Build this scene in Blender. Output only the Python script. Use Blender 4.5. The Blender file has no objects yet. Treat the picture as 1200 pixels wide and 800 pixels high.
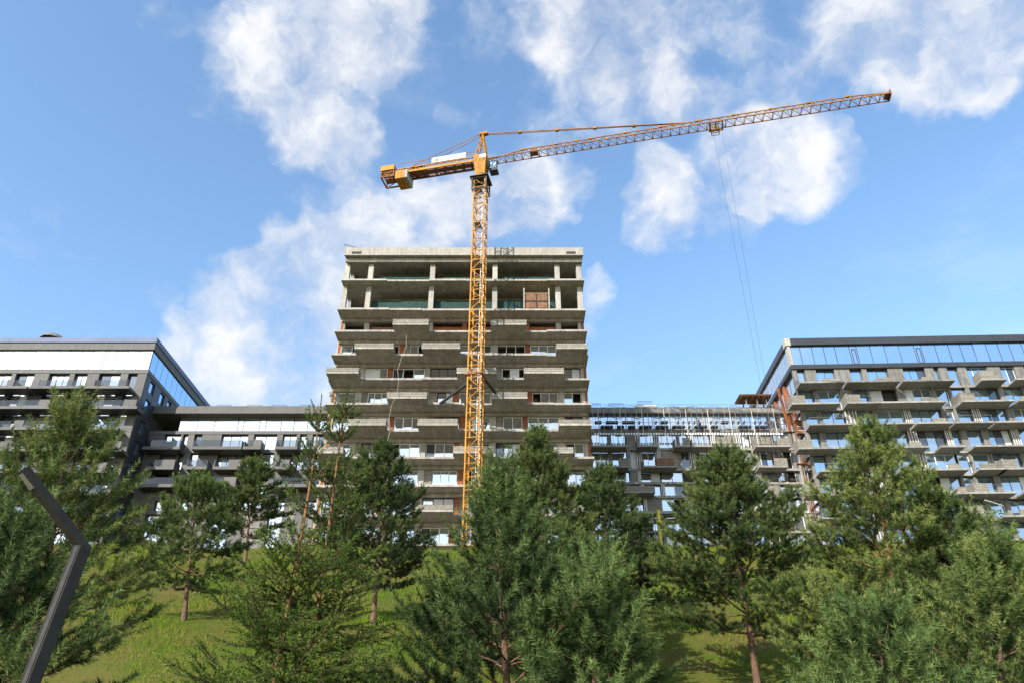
import bpy, math, random
import numpy as np
from mathutils import Vector, Matrix
SC = bpy.context.scene
COL = SC.collection
R_ = math.radians
EYE = 1.6
# ------------------------------------------------------------------ camera
FPX, PITCH = 900.0, R_(30.3)
SP, CP = math.sin(PITCH), math.cos(PITCH)
cd = bpy.data.cameras.new('camera'); cam = bpy.data.objects.new('camera', cd); COL.objects.link(cam)
cd.sensor_width = 36; cd.lens = 36*FPX/1200; cd.clip_end = 8000; cd.clip_start = .1
cam.location = (0, 0, EYE); cam.rotation_euler = (R_(90)+PITCH, 0, 0)
SC.camera = cam
SC.view_settings.view_transform = 'Standard'; SC.view_settings.look = 'None'
SC.view_settings.exposure = 0.85; SC.view_settings.gamma = 1
SC.cycles.max_bounces = 6; SC.cycles.diffuse_bounces = 3; SC.cycles.transparent_max_bounces = 8

def ray(px, py):
    u = (px-600)/FPX; v = (400-py)/FPX
    return (u, CP-v*SP, SP+v*CP)
def P(px, py, D):
    a, b, c = ray(px, py); t = D/b
    return (a*t, D, c*t+EYE)

# ------------------------------------------------------------------ light
SUN_AZ, SUN_EL = R_(-37), R_(31)          # azimuth measured from behind the camera (-Y) towards the left (-X)
sdir = Vector((math.sin(SUN_AZ)*math.cos(SUN_EL), -math.cos(SUN_AZ)*math.cos(SUN_EL), math.sin(SUN_EL)))
sl = bpy.data.lights.new('sun', 'SUN'); sl.energy = 4.3; sl.angle = R_(.53); sl.color = (1, .945, .86)
so = bpy.data.objects.new('sun', sl); COL.objects.link(so)
so.rotation_euler = (-sdir).to_track_quat('-Z', 'Y').to_euler(); so.location = (-40, -60, 80)

W = bpy.data.worlds.new('World'); SC.world = W; W.use_nodes = True
def build_world():
    nt = W.node_tree; N = nt.nodes; L = nt.links; N.clear()
    out = N.new('ShaderNodeOutputWorld'); bg = N.new('ShaderNodeBackground'); L.new(bg.outputs[0], out.inputs[0])
    bg.inputs[1].default_value = .15
    sky = N.new('ShaderNodeTexSky'); sky.sky_type = 'NISHITA'; sky.sun_disc = False
    sky.sun_elevation = SUN_EL; sky.sun_rotation = math.atan2(sdir.x, sdir.y)
    sky.air_density = 1.0; sky.dust_density = .55; sky.ozone_density = 1.5; sky.altitude = 100
    tc = N.new('ShaderNodeTexCoord')
    def noise(scale, detail, rough, vec, dims='3D'):
        n = N.new('ShaderNodeTexNoise'); n.inputs['Scale'].default_value = scale
        n.inputs['Detail'].default_value = detail; n.inputs['Roughness'].default_value = rough
        L.new(vec, n.inputs['Vector']); return n
    def vm(op, a, b):
        n = N.new('ShaderNodeVectorMath'); n.operation = op
        for i, x in enumerate((a, b)):
            if isinstance(x, tuple): n.inputs[i].default_value = x
            else: L.new(x, n.inputs[i])
        return n
    def m(op, a, b=0.0, c=None):
        n = N.new('ShaderNodeMath'); n.operation = op
        for i, x in enumerate((a, b) if c is None else (a, b, c)):
            if isinstance(x, (int, float)): n.inputs[i].default_value = x
            else: L.new(x, n.inputs[i])
        return n.outputs[0]
    G = tc.outputs['Generated']
    w1 = noise(5, 3, .55, G); w2 = noise(16, 3, .6, G)
    o1 = vm('MULTIPLY', vm('SUBTRACT', w1.outputs['Color'], (.5, .5, .5)).outputs[0], (.13, .13, .13))
    o2 = vm('MULTIPLY', vm('SUBTRACT', w2.outputs['Color'], (.5, .5, .5)).outputs[0], (.07, .07, .07))
    D = vm('NORMALIZE', vm('ADD', vm('ADD', G, o1.outputs[0]).outputs[0], o2.outputs[0]).outputs[0], (0, 0, 0)).outputs[0]
    # (pixel of the cloud in the photograph, radius in pixels, weight) turned into sky directions
    blobs = [(310,80,75,1),(385,35,105,.85),(345,120,70,.85),(400,168,58,1),(355,165,45,.6),(205,12,45,.6),(450,45,70,.6),
             (325,385,84,1.2),(282,440,88,1.15),(350,440,90,1.1),(318,300,50,.95),(390,300,95,1.0),(465,268,70,1),(540,255,70,.9),
             (600,235,60,.8),(640,225,45,.5),(270,335,45,.6),(200,335,26,.5),(218,372,24,.6),(117,374,22,.45),(690,355,38,.7),(700,385,24,.4),
             (715,25,100,.75),(650,30,60,.5),(745,105,62,.55),(800,110,48,.5),(760,15,70,.5),(575,45,55,.42),(530,135,30,.4),
             (752,215,46,.95),(772,272,38,.7),(835,240,60,.55),(905,195,70,.8),(965,205,52,.6),(880,230,45,.5),(850,170,45,.45),
             (1090,40,110,1),(1160,25,90,.9),(1010,30,80,.6),(1110,95,60,.6),(950,105,42,.5),(905,80,45,.35),(860,10,60,.4),(830,205,120,.26),(470,70,110,.16),(900,70,130,.2),(690,110,90,.22),(230,370,90,.25),(570,200,110,.18),(90,280,90,.16)]
    items = []
    for x, y, r, w in blobs:
        d = Vector(ray(x, y)); k = d.length; items.append((d.normalized(), r*.98/FPX/k, w))
    rr = random.Random(11)                     # the same kind of cloud goes on all round the sky
    n = 0
    while n < 46:
        az = rr.uniform(-math.pi, math.pi); el = R_(rr.uniform(6, 75))
        d = Vector((math.sin(az)*math.cos(el), math.cos(az)*math.cos(el), math.sin(el)))
        if abs(az) < R_(48) and el < R_(62): continue
        n += 1
        for j in range(2):
            e = Vector((rr.uniform(-.1, .1), rr.uniform(-.1, .1), rr.uniform(-.05, .05)))
            items.append(((d+e).normalized(), rr.uniform(.07, .17), rr.uniform(.6, 1)))
    for x, y in ((-40, 430), (90, 425), (230, 480), (370, 495), (470, 470), (560, 540), (690, 560), (760, 500), (180, 600), (330, 590)):
        d = Vector(ray(x, y)); items.append((Vector((d.x, -d.y, d.z)).normalized(), rr.uniform(.15, .20), 1.35))   # the bank seen mirrored in the panes
    acc = None
    for d, r, w in items:
        dp = N.new('ShaderNodeVectorMath'); dp.operation = 'DOT_PRODUCT'
        L.new(D, dp.inputs[0]); dp.inputs[1].default_value = d
        mr = N.new('ShaderNodeMapRange'); mr.interpolation_type = 'SMOOTHSTEP'
        mr.inputs[1].default_value = math.cos(r*1.15); mr.inputs[2].default_value = 1
        mr.inputs[3].default_value = 0; mr.inputs[4].default_value = w
        L.new(dp.outputs['Value'], mr.inputs[0])
        acc = mr.outputs[0] if acc is None else m('ADD', acc, mr.outputs[0])
    DN = vm('ADD', G, o2.outputs[0]).outputs[0]
    f1 = noise(9.5, 9, .58, DN); f2 = noise(26, 5, .6, DN)
    wisp = m('MULTIPLY', m('SUBTRACT', noise(3.5, 9, .6, vm('MULTIPLY', G, (1, 1, 2.5)).outputs[0]).outputs['Fac'], .56), 1.3)
    s = m('ADD', m('MULTIPLY', m('MINIMUM', acc, 1.1), .8), m('MULTIPLY', m('SUBTRACT', f1.outputs['Fac'], .5), 2.1))
    s = m('ADD', s, m('MULTIPLY', m('SUBTRACT', f2.outputs['Fac'], .5), .5))
    s = m('MULTIPLY', s, m('MINIMUM', 1.0, m('MULTIPLY', acc, 5)))
    mr = N.new('ShaderNodeMapRange'); mr.interpolation_type = 'SMOOTHSTEP'; L.new(s, mr.inputs[0])
    mr.inputs[1].default_value = .12; mr.inputs[2].default_value = 1.32; mr.inputs[3].default_value = 0; mr.inputs[4].default_value = .93
    dens = m('MAXIMUM', mr.outputs[0], m('MINIMUM', m('MAXIMUM', wisp, 0.0), .10))
    cr = N.new('ShaderNodeValToRGB'); L.new(f1.outputs['Fac'], cr.inputs[0])
    cr.color_ramp.elements[0].position = .35; cr.color_ramp.elements[0].color = (2.75, 2.9, 3.2, 1)
    cr.color_ramp.elements[1].position = .62; cr.color_ramp.elements[1].color = (3.9, 3.9, 3.9, 1)
    hs = N.new('ShaderNodeHueSaturation'); hs.inputs['Saturation'].default_value = 1.06; hs.inputs['Value'].default_value = 1.26; hs.inputs['Hue'].default_value = .495
    L.new(sky.outputs[0], hs.inputs['Color'])
    mx = N.new('ShaderNodeMix'); mx.data_type = 'RGBA'
    sd = N.new('ShaderNodeVectorMath'); sd.operation = 'DOT_PRODUCT'; L.new(G, sd.inputs[0]); sd.inputs[1].default_value = sdir
    fw = m('ADD', 1.0, m('MULTIPLY', m('POWER', m('MAXIMUM', sd.outputs['Value'], 0.0), 6.0), 1.3))      # clouds are brighter towards the sun
    cb = vm('SCALE', cr.outputs[0], (0, 0, 0)); L.new(fw, cb.inputs['Scale'])
    L.new(dens, mx.inputs['Factor']); L.new(hs.outputs[0], mx.inputs['A']); L.new(cb.outputs[0], mx.inputs['B'])
    L.new(mx.outputs['Result'], bg.inputs[0])
build_world()

# ------------------------------------------------------------------ materials
MATS = {}
def mat(name, col, rough=.8, metal=0., var=.25, scale=3., bump=.0, bscale=40., col2=None, spec=.4, brick=None, streak=0., transl=0., tint=None, coat=0, board=False):
    m = bpy.data.materials.new(name); m.use_nodes = True; nt = m.node_tree; N = nt.nodes; L = nt.links
    b = N['Principled BSDF']; b.inputs['Roughness'].default_value = rough; b.inputs['Metallic'].default_value = metal
    b.inputs['Specular IOR Level'].default_value = spec
    if coat: b.inputs['Coat Weight'].default_value = coat
    tc = N.new('ShaderNodeTexCoord'); geo = N.new('ShaderNodeNewGeometry')
    pos = geo.outputs['Position']
    n1 = N.new('ShaderNodeTexNoise'); n1.inputs['Scale'].default_value = scale; n1.inputs['Detail'].default_value = 6; n1.inputs['Roughness'].default_value = .65
    L.new(pos, n1.inputs['Vector'])
    rmp = N.new('ShaderNodeValToRGB'); L.new(n1.outputs['Fac'], rmp.inputs[0])
    c = Vector(col); c2 = Vector(col2) if col2 else c*(1-var)
    rmp.color_ramp.elements[0].position = .36; rmp.color_ramp.elements[1].position = .62
    rmp.color_ramp.elements[0].color = (*c2, 1); rmp.color_ramp.elements[1].color = (*c, 1)
    colout = rmp.outputs[0]
    def mul(a, fac, k):
        x = N.new('ShaderNodeMix'); x.data_type = 'RGBA'; x.blend_type = 'MULTIPLY'
        x.inputs['Factor'].default_value = k; L.new(a, x.inputs['A']); L.new(fac, x.inputs['B']); return x.outputs['Result']
    if streak:                                   # run-off stains, drawn long in the vertical
        mp = N.new('ShaderNodeVectorMath'); mp.operation = 'MULTIPLY'; L.new(pos, mp.inputs[0]); mp.inputs[1].default_value = (2.2, 2.2, .25)
        n2 = N.new('ShaderNodeTexNoise'); n2.inputs['Scale'].default_value = 1.2; n2.inputs['Detail'].default_value = 5; L.new(mp.outputs[0], n2.inputs['Vector'])
        r2 = N.new('ShaderNodeValToRGB'); r2.color_ramp.elements[0].position = .4; r2.color_ramp.elements[1].position = .58
        r2.color_ramp.elements[0].color = (.45, .43, .40, 1); r2.color_ramp.elements[1].color = (1, 1, 1, 1); L.new(n2.outputs['Fac'], r2.inputs[0])
        colout = mul(colout, r2.outputs[0], streak)
    if board:                                    # shuttering boards about half a metre wide: each took the pour a little differently
        sp = N.new('ShaderNodeSeparateXYZ'); L.new(pos, sp.inputs[0])
        def mth(op, a, v):
            q = N.new('ShaderNodeMath'); q.operation = op; L.new(a, q.inputs[0]); q.inputs[1].default_value = v; return q.outputs[0]
        bxi = mth('DIVIDE', sp.outputs[0], .52); byi = mth('DIVIDE', sp.outputs[1], 2.6)
        cv = N.new('ShaderNodeCombineXYZ'); L.new(mth('FLOOR', bxi, 0), cv.inputs[0]); L.new(mth('FLOOR', byi, 0), cv.inputs[1])
        wn = N.new('ShaderNodeTexWhiteNoise'); wn.noise_dimensions = '2D'; L.new(cv.outputs[0], wn.inputs['Vector'])
        mr = N.new('ShaderNodeMapRange'); L.new(wn.outputs['Value'], mr.inputs[0]); mr.inputs[3].default_value = .84; mr.inputs[4].default_value = 1.0
        jn = N.new('ShaderNodeMapRange'); L.new(mth('FRACT', bxi, 0), jn.inputs[0]); jn.inputs[1].default_value = 0; jn.inputs[2].default_value = .09; jn.inputs[3].default_value = .70; jn.inputs[4].default_value = 1
        q = N.new('ShaderNodeMath'); q.operation = 'MULTIPLY'; L.new(mr.outputs[0], q.inputs[0]); L.new(jn.outputs[0], q.inputs[1])
        c3 = N.new('ShaderNodeCombineColor')
        for i in range(3): L.new(q.outputs[0], c3.inputs[i])
        colout = mul(colout, c3.outputs[0], 1)
    # each object gets its own slight shade
    oi = N.new('ShaderNodeObjectInfo'); rr = N.new('ShaderNodeMapRange'); L.new(oi.outputs['Random'], rr.inputs[0])
    rr.inputs[3].default_value = .86; rr.inputs[4].default_value = 1.08
    cc = N.new('ShaderNodeCombineColor')
    for i in range(3): L.new(rr.outputs[0], cc.inputs[i])
    colout = mul(colout, cc.outputs[0], 1)
    if tint:
        at = N.new('ShaderNodeAttribute'); at.attribute_name = 'tint'
        tr = N.new('ShaderNodeValToRGB'); L.new(at.outputs['Fac'], tr.inputs[0])
        e = tr.color_ramp.elements
        e[0].position = 0; e[0].color = (*tint[0], 1); e[1].position = 1; e[1].color = (*tint[-1], 1)
        for i in range(1, len(tint)-1):
            k = e.new(i/(len(tint)-1)); k.color = (*tint[i], 1)
        colout = mul(tr.outputs[0], cc.outputs[0], 1)
    h = None
    if brick:
        bt = N.new('ShaderNodeTexBrick'); bt.inputs['Scale'].default_value = 1
        bt.inputs['Brick Width'].default_value = brick[0]; bt.inputs['Row Height'].default_value = brick[1]; bt.inputs['Mortar Size'].default_value = brick[2]
        bt.inputs['Color1'].default_value = (1, 1, 1, 1); bt.inputs['Color2'].default_value = (.82, .8, .77, 1); bt.inputs['Mortar'].default_value = (.38, .36, .33, 1)
        sx = N.new('ShaderNodeSeparateXYZ'); L.new(pos, sx.inputs[0])
        ad = N.new('ShaderNodeMath'); ad.operation = 'ADD'; L.new(sx.outputs[0], ad.inputs[0]); L.new(sx.outputs[1], ad.inputs[1])
        cb = N.new('ShaderNodeCombineXYZ'); L.new(ad.outputs[0], cb.inputs[0]); L.new(sx.outputs[2], cb.inputs[1]); L.new(cb.outputs[0], bt.inputs['Vector'])
        colout = mul(colout, bt.outputs['Color'], .9)
    if bump:
        nb = N.new('ShaderNodeTexNoise'); nb.inputs['Scale'].default_value = bscale; nb.inputs['Detail'].default_value = 4; L.new(pos, nb.inputs['Vector'])
        bp = N.new('ShaderNodeBump'); bp.inputs['Strength'].default_value = bump; bp.inputs['Distance'].default_value = .05
        L.new(nb.outputs['Fac'], bp.inputs['Height']); L.new(bp.outputs[0], b.inputs['Normal'])
    L.new(colout, b.inputs['Base Color'])
    if transl:
        t = N.new('ShaderNodeBsdfTranslucent'); L.new(colout, t.inputs[0])
        ms = N.new('ShaderNodeMixShader'); ms.inputs[0].default_value = transl
        L.new(b.outputs[0], ms.inputs[1]); L.new(t.outputs[0], ms.inputs[2]); L.new(ms.outputs[0], N['Material Output'].inputs[0])
    MATS[name] = m
    return m
M_CONC = mat('raw_concrete', (.42, .388, .342), .9, board=True, var=.26, scale=1.3, streak=.35, bump=.25, bscale=9)
M_CONC2 = mat('grey_concrete', (.325, .305, .275), .9, var=.3, scale=1.5, streak=.4, bump=.2, bscale=9)
M_COL = mat('pale_concrete', (.40, .375, .33), .9, var=.2, scale=2, streak=.3, bump=.2, bscale=9)
M_BLOCK = mat('block_masonry', (.325, .305, .262), .95, var=.3, scale=2.5, brick=(.42, .21, .035), bump=.5, bscale=14)
M_ORANGE = mat('orange_brick', (.42, .14, .06), .9, var=.35, scale=3, brick=(.28, .1, .02))
M_CLAD = mat('taupe_cladding', (.118, .113, .107), .7, var=.18, scale=1.0, streak=.2, bump=.1)
M_CLADR = mat('fibre_panel', (.215, .207, .193), .8, var=.25, scale=1.6, streak=.5, bump=.15)
M_GRAPH = mat('graphite_and_shade', (.055, .058, .066), .45, .3, var=.2, scale=1)  # also carries painted shade on the left block and wing
M_FLASH = mat('roof_flashing', (.15, .18, .27), .6, .0, spec=.1, var=.12, scale=.5)  # blue of the reflected sky is put into this colour
M_FRAME = mat('window_frame_dark', (.035, .037, .042), .5, .2, var=.1)
M_WFRAME = mat('window_frame_white', (.72, .72, .70), .5, var=.08)
M_WHITE = mat('white_rail', (.74, .73, .70), .6, var=.15, scale=4)
M_INNER = mat('painted_dark_interior', (.06, .057, .05), .95, var=.3)  # darkness of the unlit rooms is put into the wall colour
M_NET = mat('green_debris_net', (.018, .055, .05), .85, var=.45, scale=2.5)
M_PLY = mat('plywood', (.23, .115, .06), .8, var=.4, scale=2.5, streak=.4)
M_WOOD = mat('timber', (.36, .24, .13), .85, var=.4, scale=4)
M_YEL = mat('crane_paint', (.47, .215, .005), .5, .0, col2=(.34, .13, .004), spec=.15, scale=1.4, streak=.35, bump=.1)
M_RUST = mat('rusty_steel', (.26, .10, .045), .8, .1, col2=(.12, .06, .035), scale=3)
M_JIB = mat('jib_paint', (.30, .15, .025), .6, .0, spec=.15, col2=(.20, .09, .035), scale=.9)
M_DSTEEL = mat('dark_steel', (.035, .035, .036), .6, .3)
M_GSTEEL = mat('grey_steel', (.30, .30, .29), .5, .6)
M_LAMP = mat('lamp_paint', (.050, .044, .039), .55, .0, var=.3, spec=.14, scale=8, bump=.06, bscale=90)
M_LED = mat('lamp_diffuser', (.24, .22, .20), .35, var=.25, scale=30)
M_BARK = mat('pine_bark', (.20, .115, .07), .95, var=.5, scale=14, bump=.8, bscale=35)
M_OBARK = mat('orange_pine_bark', (.32, .15, .065), .9, var=.4, scale=12, bump=.5, bscale=35)
M_CHUTE = mat('yellow_chute', (.70, .58, .10), .6, var=.25, scale=4)
M_CREAM = mat('banner_white', (.74, .72, .68), .6, var=.1)
M_BLUE = mat('blue_paint', (.05, .12, .28), .6, var=.3)

def glass_mat(name, tint, metal=.85, rough=.015, base=None):
    m = bpy.data.materials.new(name); m.use_nodes = True; nt = m.node_tree; N = nt.nodes; L = nt.links
    b = N['Principled BSDF']; b.inputs['Base Color'].default_value = (*tint, 1); b.inputs['Metallic'].default_value = metal; b.inputs['Roughness'].default_value = rough
    geo = N.new('ShaderNodeNewGeometry'); n = N.new('ShaderNodeTexNoise'); n.inputs['Scale'].default_value = .55; n.inputs['Detail'].default_value = 1
    L.new(geo.outputs['Position'], n.inputs['Vector'])
    bp = N.new('ShaderNodeBump'); bp.inputs['Strength'].default_value = .05; bp.inputs['Distance'].default_value = .2
    L.new(n.outputs['Fac'], bp.inputs['Height']); L.new(bp.outputs[0], b.inputs['Normal'])
    return m
M_GLASS = glass_mat('coated_glass', (.66, .71, .74), .9)
M_GLASSD = glass_mat('darker_glass', (.16, .18, .20), .8)
M_FILM = mat('protective_film', (.62, .63, .64), .45, var=.2, scale=2)
M_GLASSB = glass_mat('blue_coated_glass', (.46, .60, .72), .9)
def clear_glass(name):
    m = bpy.data.materials.new(name); m.use_nodes = True; nt = m.node_tree; N = nt.nodes; L = nt.links
    t = N.new('ShaderNodeBsdfTransparent'); t.inputs[0].default_value = (.62, .66, .68, 1)
    g = N.new('ShaderNodeBsdfGlossy'); g.inputs['Roughness'].default_value = .03; g.inputs[0].default_value = (.9, .95, 1, 1)
    x = N.new('ShaderNodeMixShader'); x.inputs[0].default_value = .035
    L.new(t.outputs[0], x.inputs[1]); L.new(g.outputs[0], x.inputs[2]); L.new(x.outputs[0], N['Material Output'].inputs[0]); return m
M_BALU = clear_glass('balustrade_glass')

# ------------------------------------------------------------------ object helpers
def tag(o, label=None, cat=None, group=None, kind=None):
    if label: o['label'] = label
    if cat: o['category'] = cat
    if group: o['group'] = group
    if kind: o['kind'] = kind
    return o
LOC = {}
def empty(name, loc, rz, label, cat, group=None):
    o = bpy.data.objects.new(name, None); COL.objects.link(o); o.location = loc; o.rotation_euler = (0, 0, rz)
    o.empty_display_size = .5; LOC[o.name] = Vector((0, 0, 0))
    return tag(o, label, cat, group)
def link(name, me, parent, loc, rot=None):
    """loc is in the coordinates of the thing's root"""
    o = bpy.data.objects.new(name, me); COL.objects.link(o)
    loc = Vector(loc)
    if parent is not None:
        o.parent = parent; o.location = loc - LOC[parent.name]
    else: o.location = loc
    LOC[o.name] = loc
    if rot is not None: o.rotation_euler = rot
    return o
BF = [(0,1,3,2),(4,6,7,5),(0,4,5,1),(2,3,7,6),(0,2,6,4),(1,5,7,3)]
MC = {}
def bverts(a, b):
    return [(x, y, z) for x in (a[0], b[0]) for y in (a[1], b[1]) for z in (a[2], b[2])]
def boxes_mesh(name, lst, m):
    vs, fs = [], []
    for a, b in lst:
        k = len(vs); vs += bverts(a, b); fs += [tuple(i+k for i in f) for f in BF]
    me = bpy.data.meshes.new(name); me.from_pydata(vs, [], fs); me.materials.append(m); return me
def box(name, parent, x0, x1, y0, y1, z0, z1, m, rot=None):
    d = (round(abs(x1-x0), 3), round(abs(y1-y0), 3), round(abs(z1-z0), 3)); k = (d, m.name)
    if k not in MC:
        MC[k] = boxes_mesh(name, [((-d[0]/2, -d[1]/2, -d[2]/2), (d[0]/2, d[1]/2, d[2]/2))], m)
    return link(name, MC[k], parent, ((x0+x1)/2, (y0+y1)/2, (z0+z1)/2), rot)
def multi(name, parent, lst, m):
    """several boxes (root coordinates) as one mesh"""
    c = Vector(lst[0][0])
    return link(name, boxes_mesh(name, [(Vector(a)-c, Vector(b)-c) for a, b in lst], m), parent, c)
def bar(name, parent, p, q, w, m, h=None):
    p = Vector(p); q = Vector(q); d = q-p; l = round(d.length, 2); h = h or w; k = ('bar', l, w, h, m.name)
    if k not in MC: MC[k] = boxes_mesh(name, [((-w/2, -h/2, -l/2), (w/2, h/2, l/2))], m)
    return link(name, MC[k], parent, (p+q)/2, d.to_track_quat('Z', 'Y').to_euler())
def bars_mesh(name, parent, lst, m):
    vs, fs = [], []
    c = Vector(lst[0][0])
    for p, q, w in lst:
        p = Vector(p)-c; q = Vector(q)-c; d = q-p; rot = d.to_track_quat('Z', 'Y').to_matrix(); l = d.length
        k = len(vs); vs += [tuple((p+q)/2 + rot @ Vector(v)) for v in bverts((-w/2, -w/2, -l/2), (w/2, w/2, l/2))]
        fs += [tuple(i+k for i in f) for f in BF]
    me = bpy.data.meshes.new(name); me.from_pydata(vs, [], fs); me.materials.append(m)
    return link(name, me, parent, c)
def np_mesh(name, V, F, m, tint=None):
    me = bpy.data.meshes.new(name); V = np.asarray(V, np.float32); F = np.asarray(F, np.int32)
    me.vertices.add(len(V)); me.vertices.foreach_set('co', V.ravel())
    me.loops.add(F.size); me.loops.foreach_set('vertex_index', F.ravel())
    me.polygons.add(len(F)); me.polygons.foreach_set('loop_start', np.arange(0, F.size, F.shape[1], dtype=np.int32))
    if tint is not None:
        a = me.attributes.new('tint', 'FLOAT', 'FACE'); a.data.foreach_set('value', np.asarray(tint, np.float32))
    me.materials.append(m); me.update(calc_edges=True)
    return me
def tube_arrays(paths, sides=5):
    """paths: list of (points, radii) -> V, F"""
    Vs, Fs, k = [], [], 0
    ang = np.linspace(0, 2*np.pi, sides, endpoint=False); ca, sa = np.cos(ang), np.sin(ang)
    for pts, rad in paths:
        pts = np.asarray(pts, float); n = len(pts)
        t = np.gradient(pts, axis=0); t /= np.linalg.norm(t, axis=1)[:, None]+1e-9
        ref = np.array([.3, .2, .93]) if abs(t[0][2]) < .8 else np.array([1., .1, 0])
        e1 = np.cross(t, ref); e1 /= np.linalg.norm(e1, axis=1)[:, None]+1e-9; e2 = np.cross(t, e1)
        r = np.asarray(rad, float)[:, None, None]
        V = pts[:, None, :] + r*(ca[None, :, None]*e1[:, None, :] + sa[None, :, None]*e2[:, None, :])
        Vs.append(V.reshape(-1, 3))
        i = np.arange(n-1)[:, None]*sides; j = np.arange(sides)[None, :]; j2 = (j+1) % sides
        Fs.append(np.stack([i+j, i+j2, i+sides+j2, i+sides+j], -1).reshape(-1, 4)+k); k += n*sides
    return np.concatenate(Vs), np.concatenate(Fs)

# ------------------------------------------------------------------ terrain
ZB = 20.4                                   # level of the building plateau
PY = [-4000, -30, 0, 10, 16, 22, 28, 44, 55, 65, 71, 76, 4000]
PZ = [0, 0, 0, .9, 1.9, 3.6, 6.4, 12.9, 16.4, 19.3, 20.3, ZB, ZB]
def hz(x, y):
    z = np.interp(y, PY, PZ)
    return z + np.clip((np.asarray(y)-8)/20, 0, 1)*np.clip((74-np.asarray(y))/12, 0, 1)*(.28*np.sin(x*.33+y*.21)+.2*np.sin(x*.13-y*.4+1)+.08*np.sin(x*1.3+y*.9))
M_SOIL = mat('grass_soil', (.055, .08, .010), .95, spec=.05, col2=(.10, .08, .024), scale=.45, bump=.7, bscale=6)
def ground():
    xs = np.concatenate([[-3000, -600, -200, -100], np.arange(-64, 65, 1.6), [100, 200, 600, 3000]])
    ys = np.concatenate([[-3000, -600, -150, -50, -20], np.arange(-8, 80, 1.2), [90, 130, 200, 700, 4000]])
    X, Y = np.meshgrid(xs, ys); Z = hz(X, Y)
    V = np.stack([X, Y, Z], -1).reshape(-1, 3); nx = len(xs)
    i = np.arange(len(ys)-1)[:, None]*nx; j = np.arange(nx-1)[None, :]
    F = np.stack([i+j, i+j+1, i+nx+j+1, i+nx+j], -1).reshape(-1, 4)
    me = np_mesh('grass_slope', V, F, M_SOIL); me.shade_smooth()
    tag(link('grass_slope', me, None, (0, 0, 0)), kind='structure')
ground()

# ------------------------------------------------------------------ facades
class Fac:
    def __init__(s, name, label, D, ref, yaw=0.):
        x, y, z = P(ref[0], ref[1], D)
        s.O = Vector((x, D, ZB)); s.yaw = yaw
        s.ax = Vector((math.cos(yaw), math.sin(yaw), 0)); s.ay = Vector((-math.sin(yaw), math.cos(yaw), 0))
        s.root = empty(name, s.O, yaw, label, 'building')
    def hit(s, px, py, y=0.):
        d = Vector(ray(px, py)); c = Vector((0, 0, EYE))-s.O
        t = (y - c.dot(s.ay))/d.dot(s.ay); p = c+d*t
        return p.dot(s.ax), p.z          # height above the building's base
    def x(s, px, py, y=0.): return s.hit(px, py, y)[0]
    def z(s, py, y=0., px=600): return s.hit(px, py, y)[1]
rng0 = random.Random(5)
def LEVEL(z): return ZB+z                # facade height -> world height
def window(root, x0, x1, z0, z1, y, n, fm, gm, missing=0., fw=.07, cuts=None):
    """frame with n lights; each pane a sub-part leaning a hair its own way"""
    if cuts is None: cuts = [x0+(x1-x0)*i/n for i in range(n+1)]
    L = [((x0, y, z0), (x1, y+.1, z0+fw)), ((x0, y, z1-fw), (x1, y+.1, z1))]
    for i, c in enumerate(cuts):
        a = max(x0, c-fw/2); b = min(x1, c+fw/2)
        if i == 0: b = x0+fw
        if i == len(cuts)-1: a = x1-fw
        L.append(((a, y+.002, z0+fw), (b, y+.098, z1-fw)))
    f = multi('window', root, L, fm)
    for a, b in zip(cuts[:-1], cuts[1:]):
        if rng0.random() < missing: continue
        r = rng0.random(); g2 = gm if r < .80 else (M_GLASSD if r < .93 else M_FILM)
        box('pane', f, a+fw/2, b-fw/2, y+.04, y+.06, z0+fw*.6, z1-fw*.6, g2,
            (R_(rng0.gauss(0, .35)), 0, R_(rng0.gauss(0, .35))))
    return f

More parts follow.
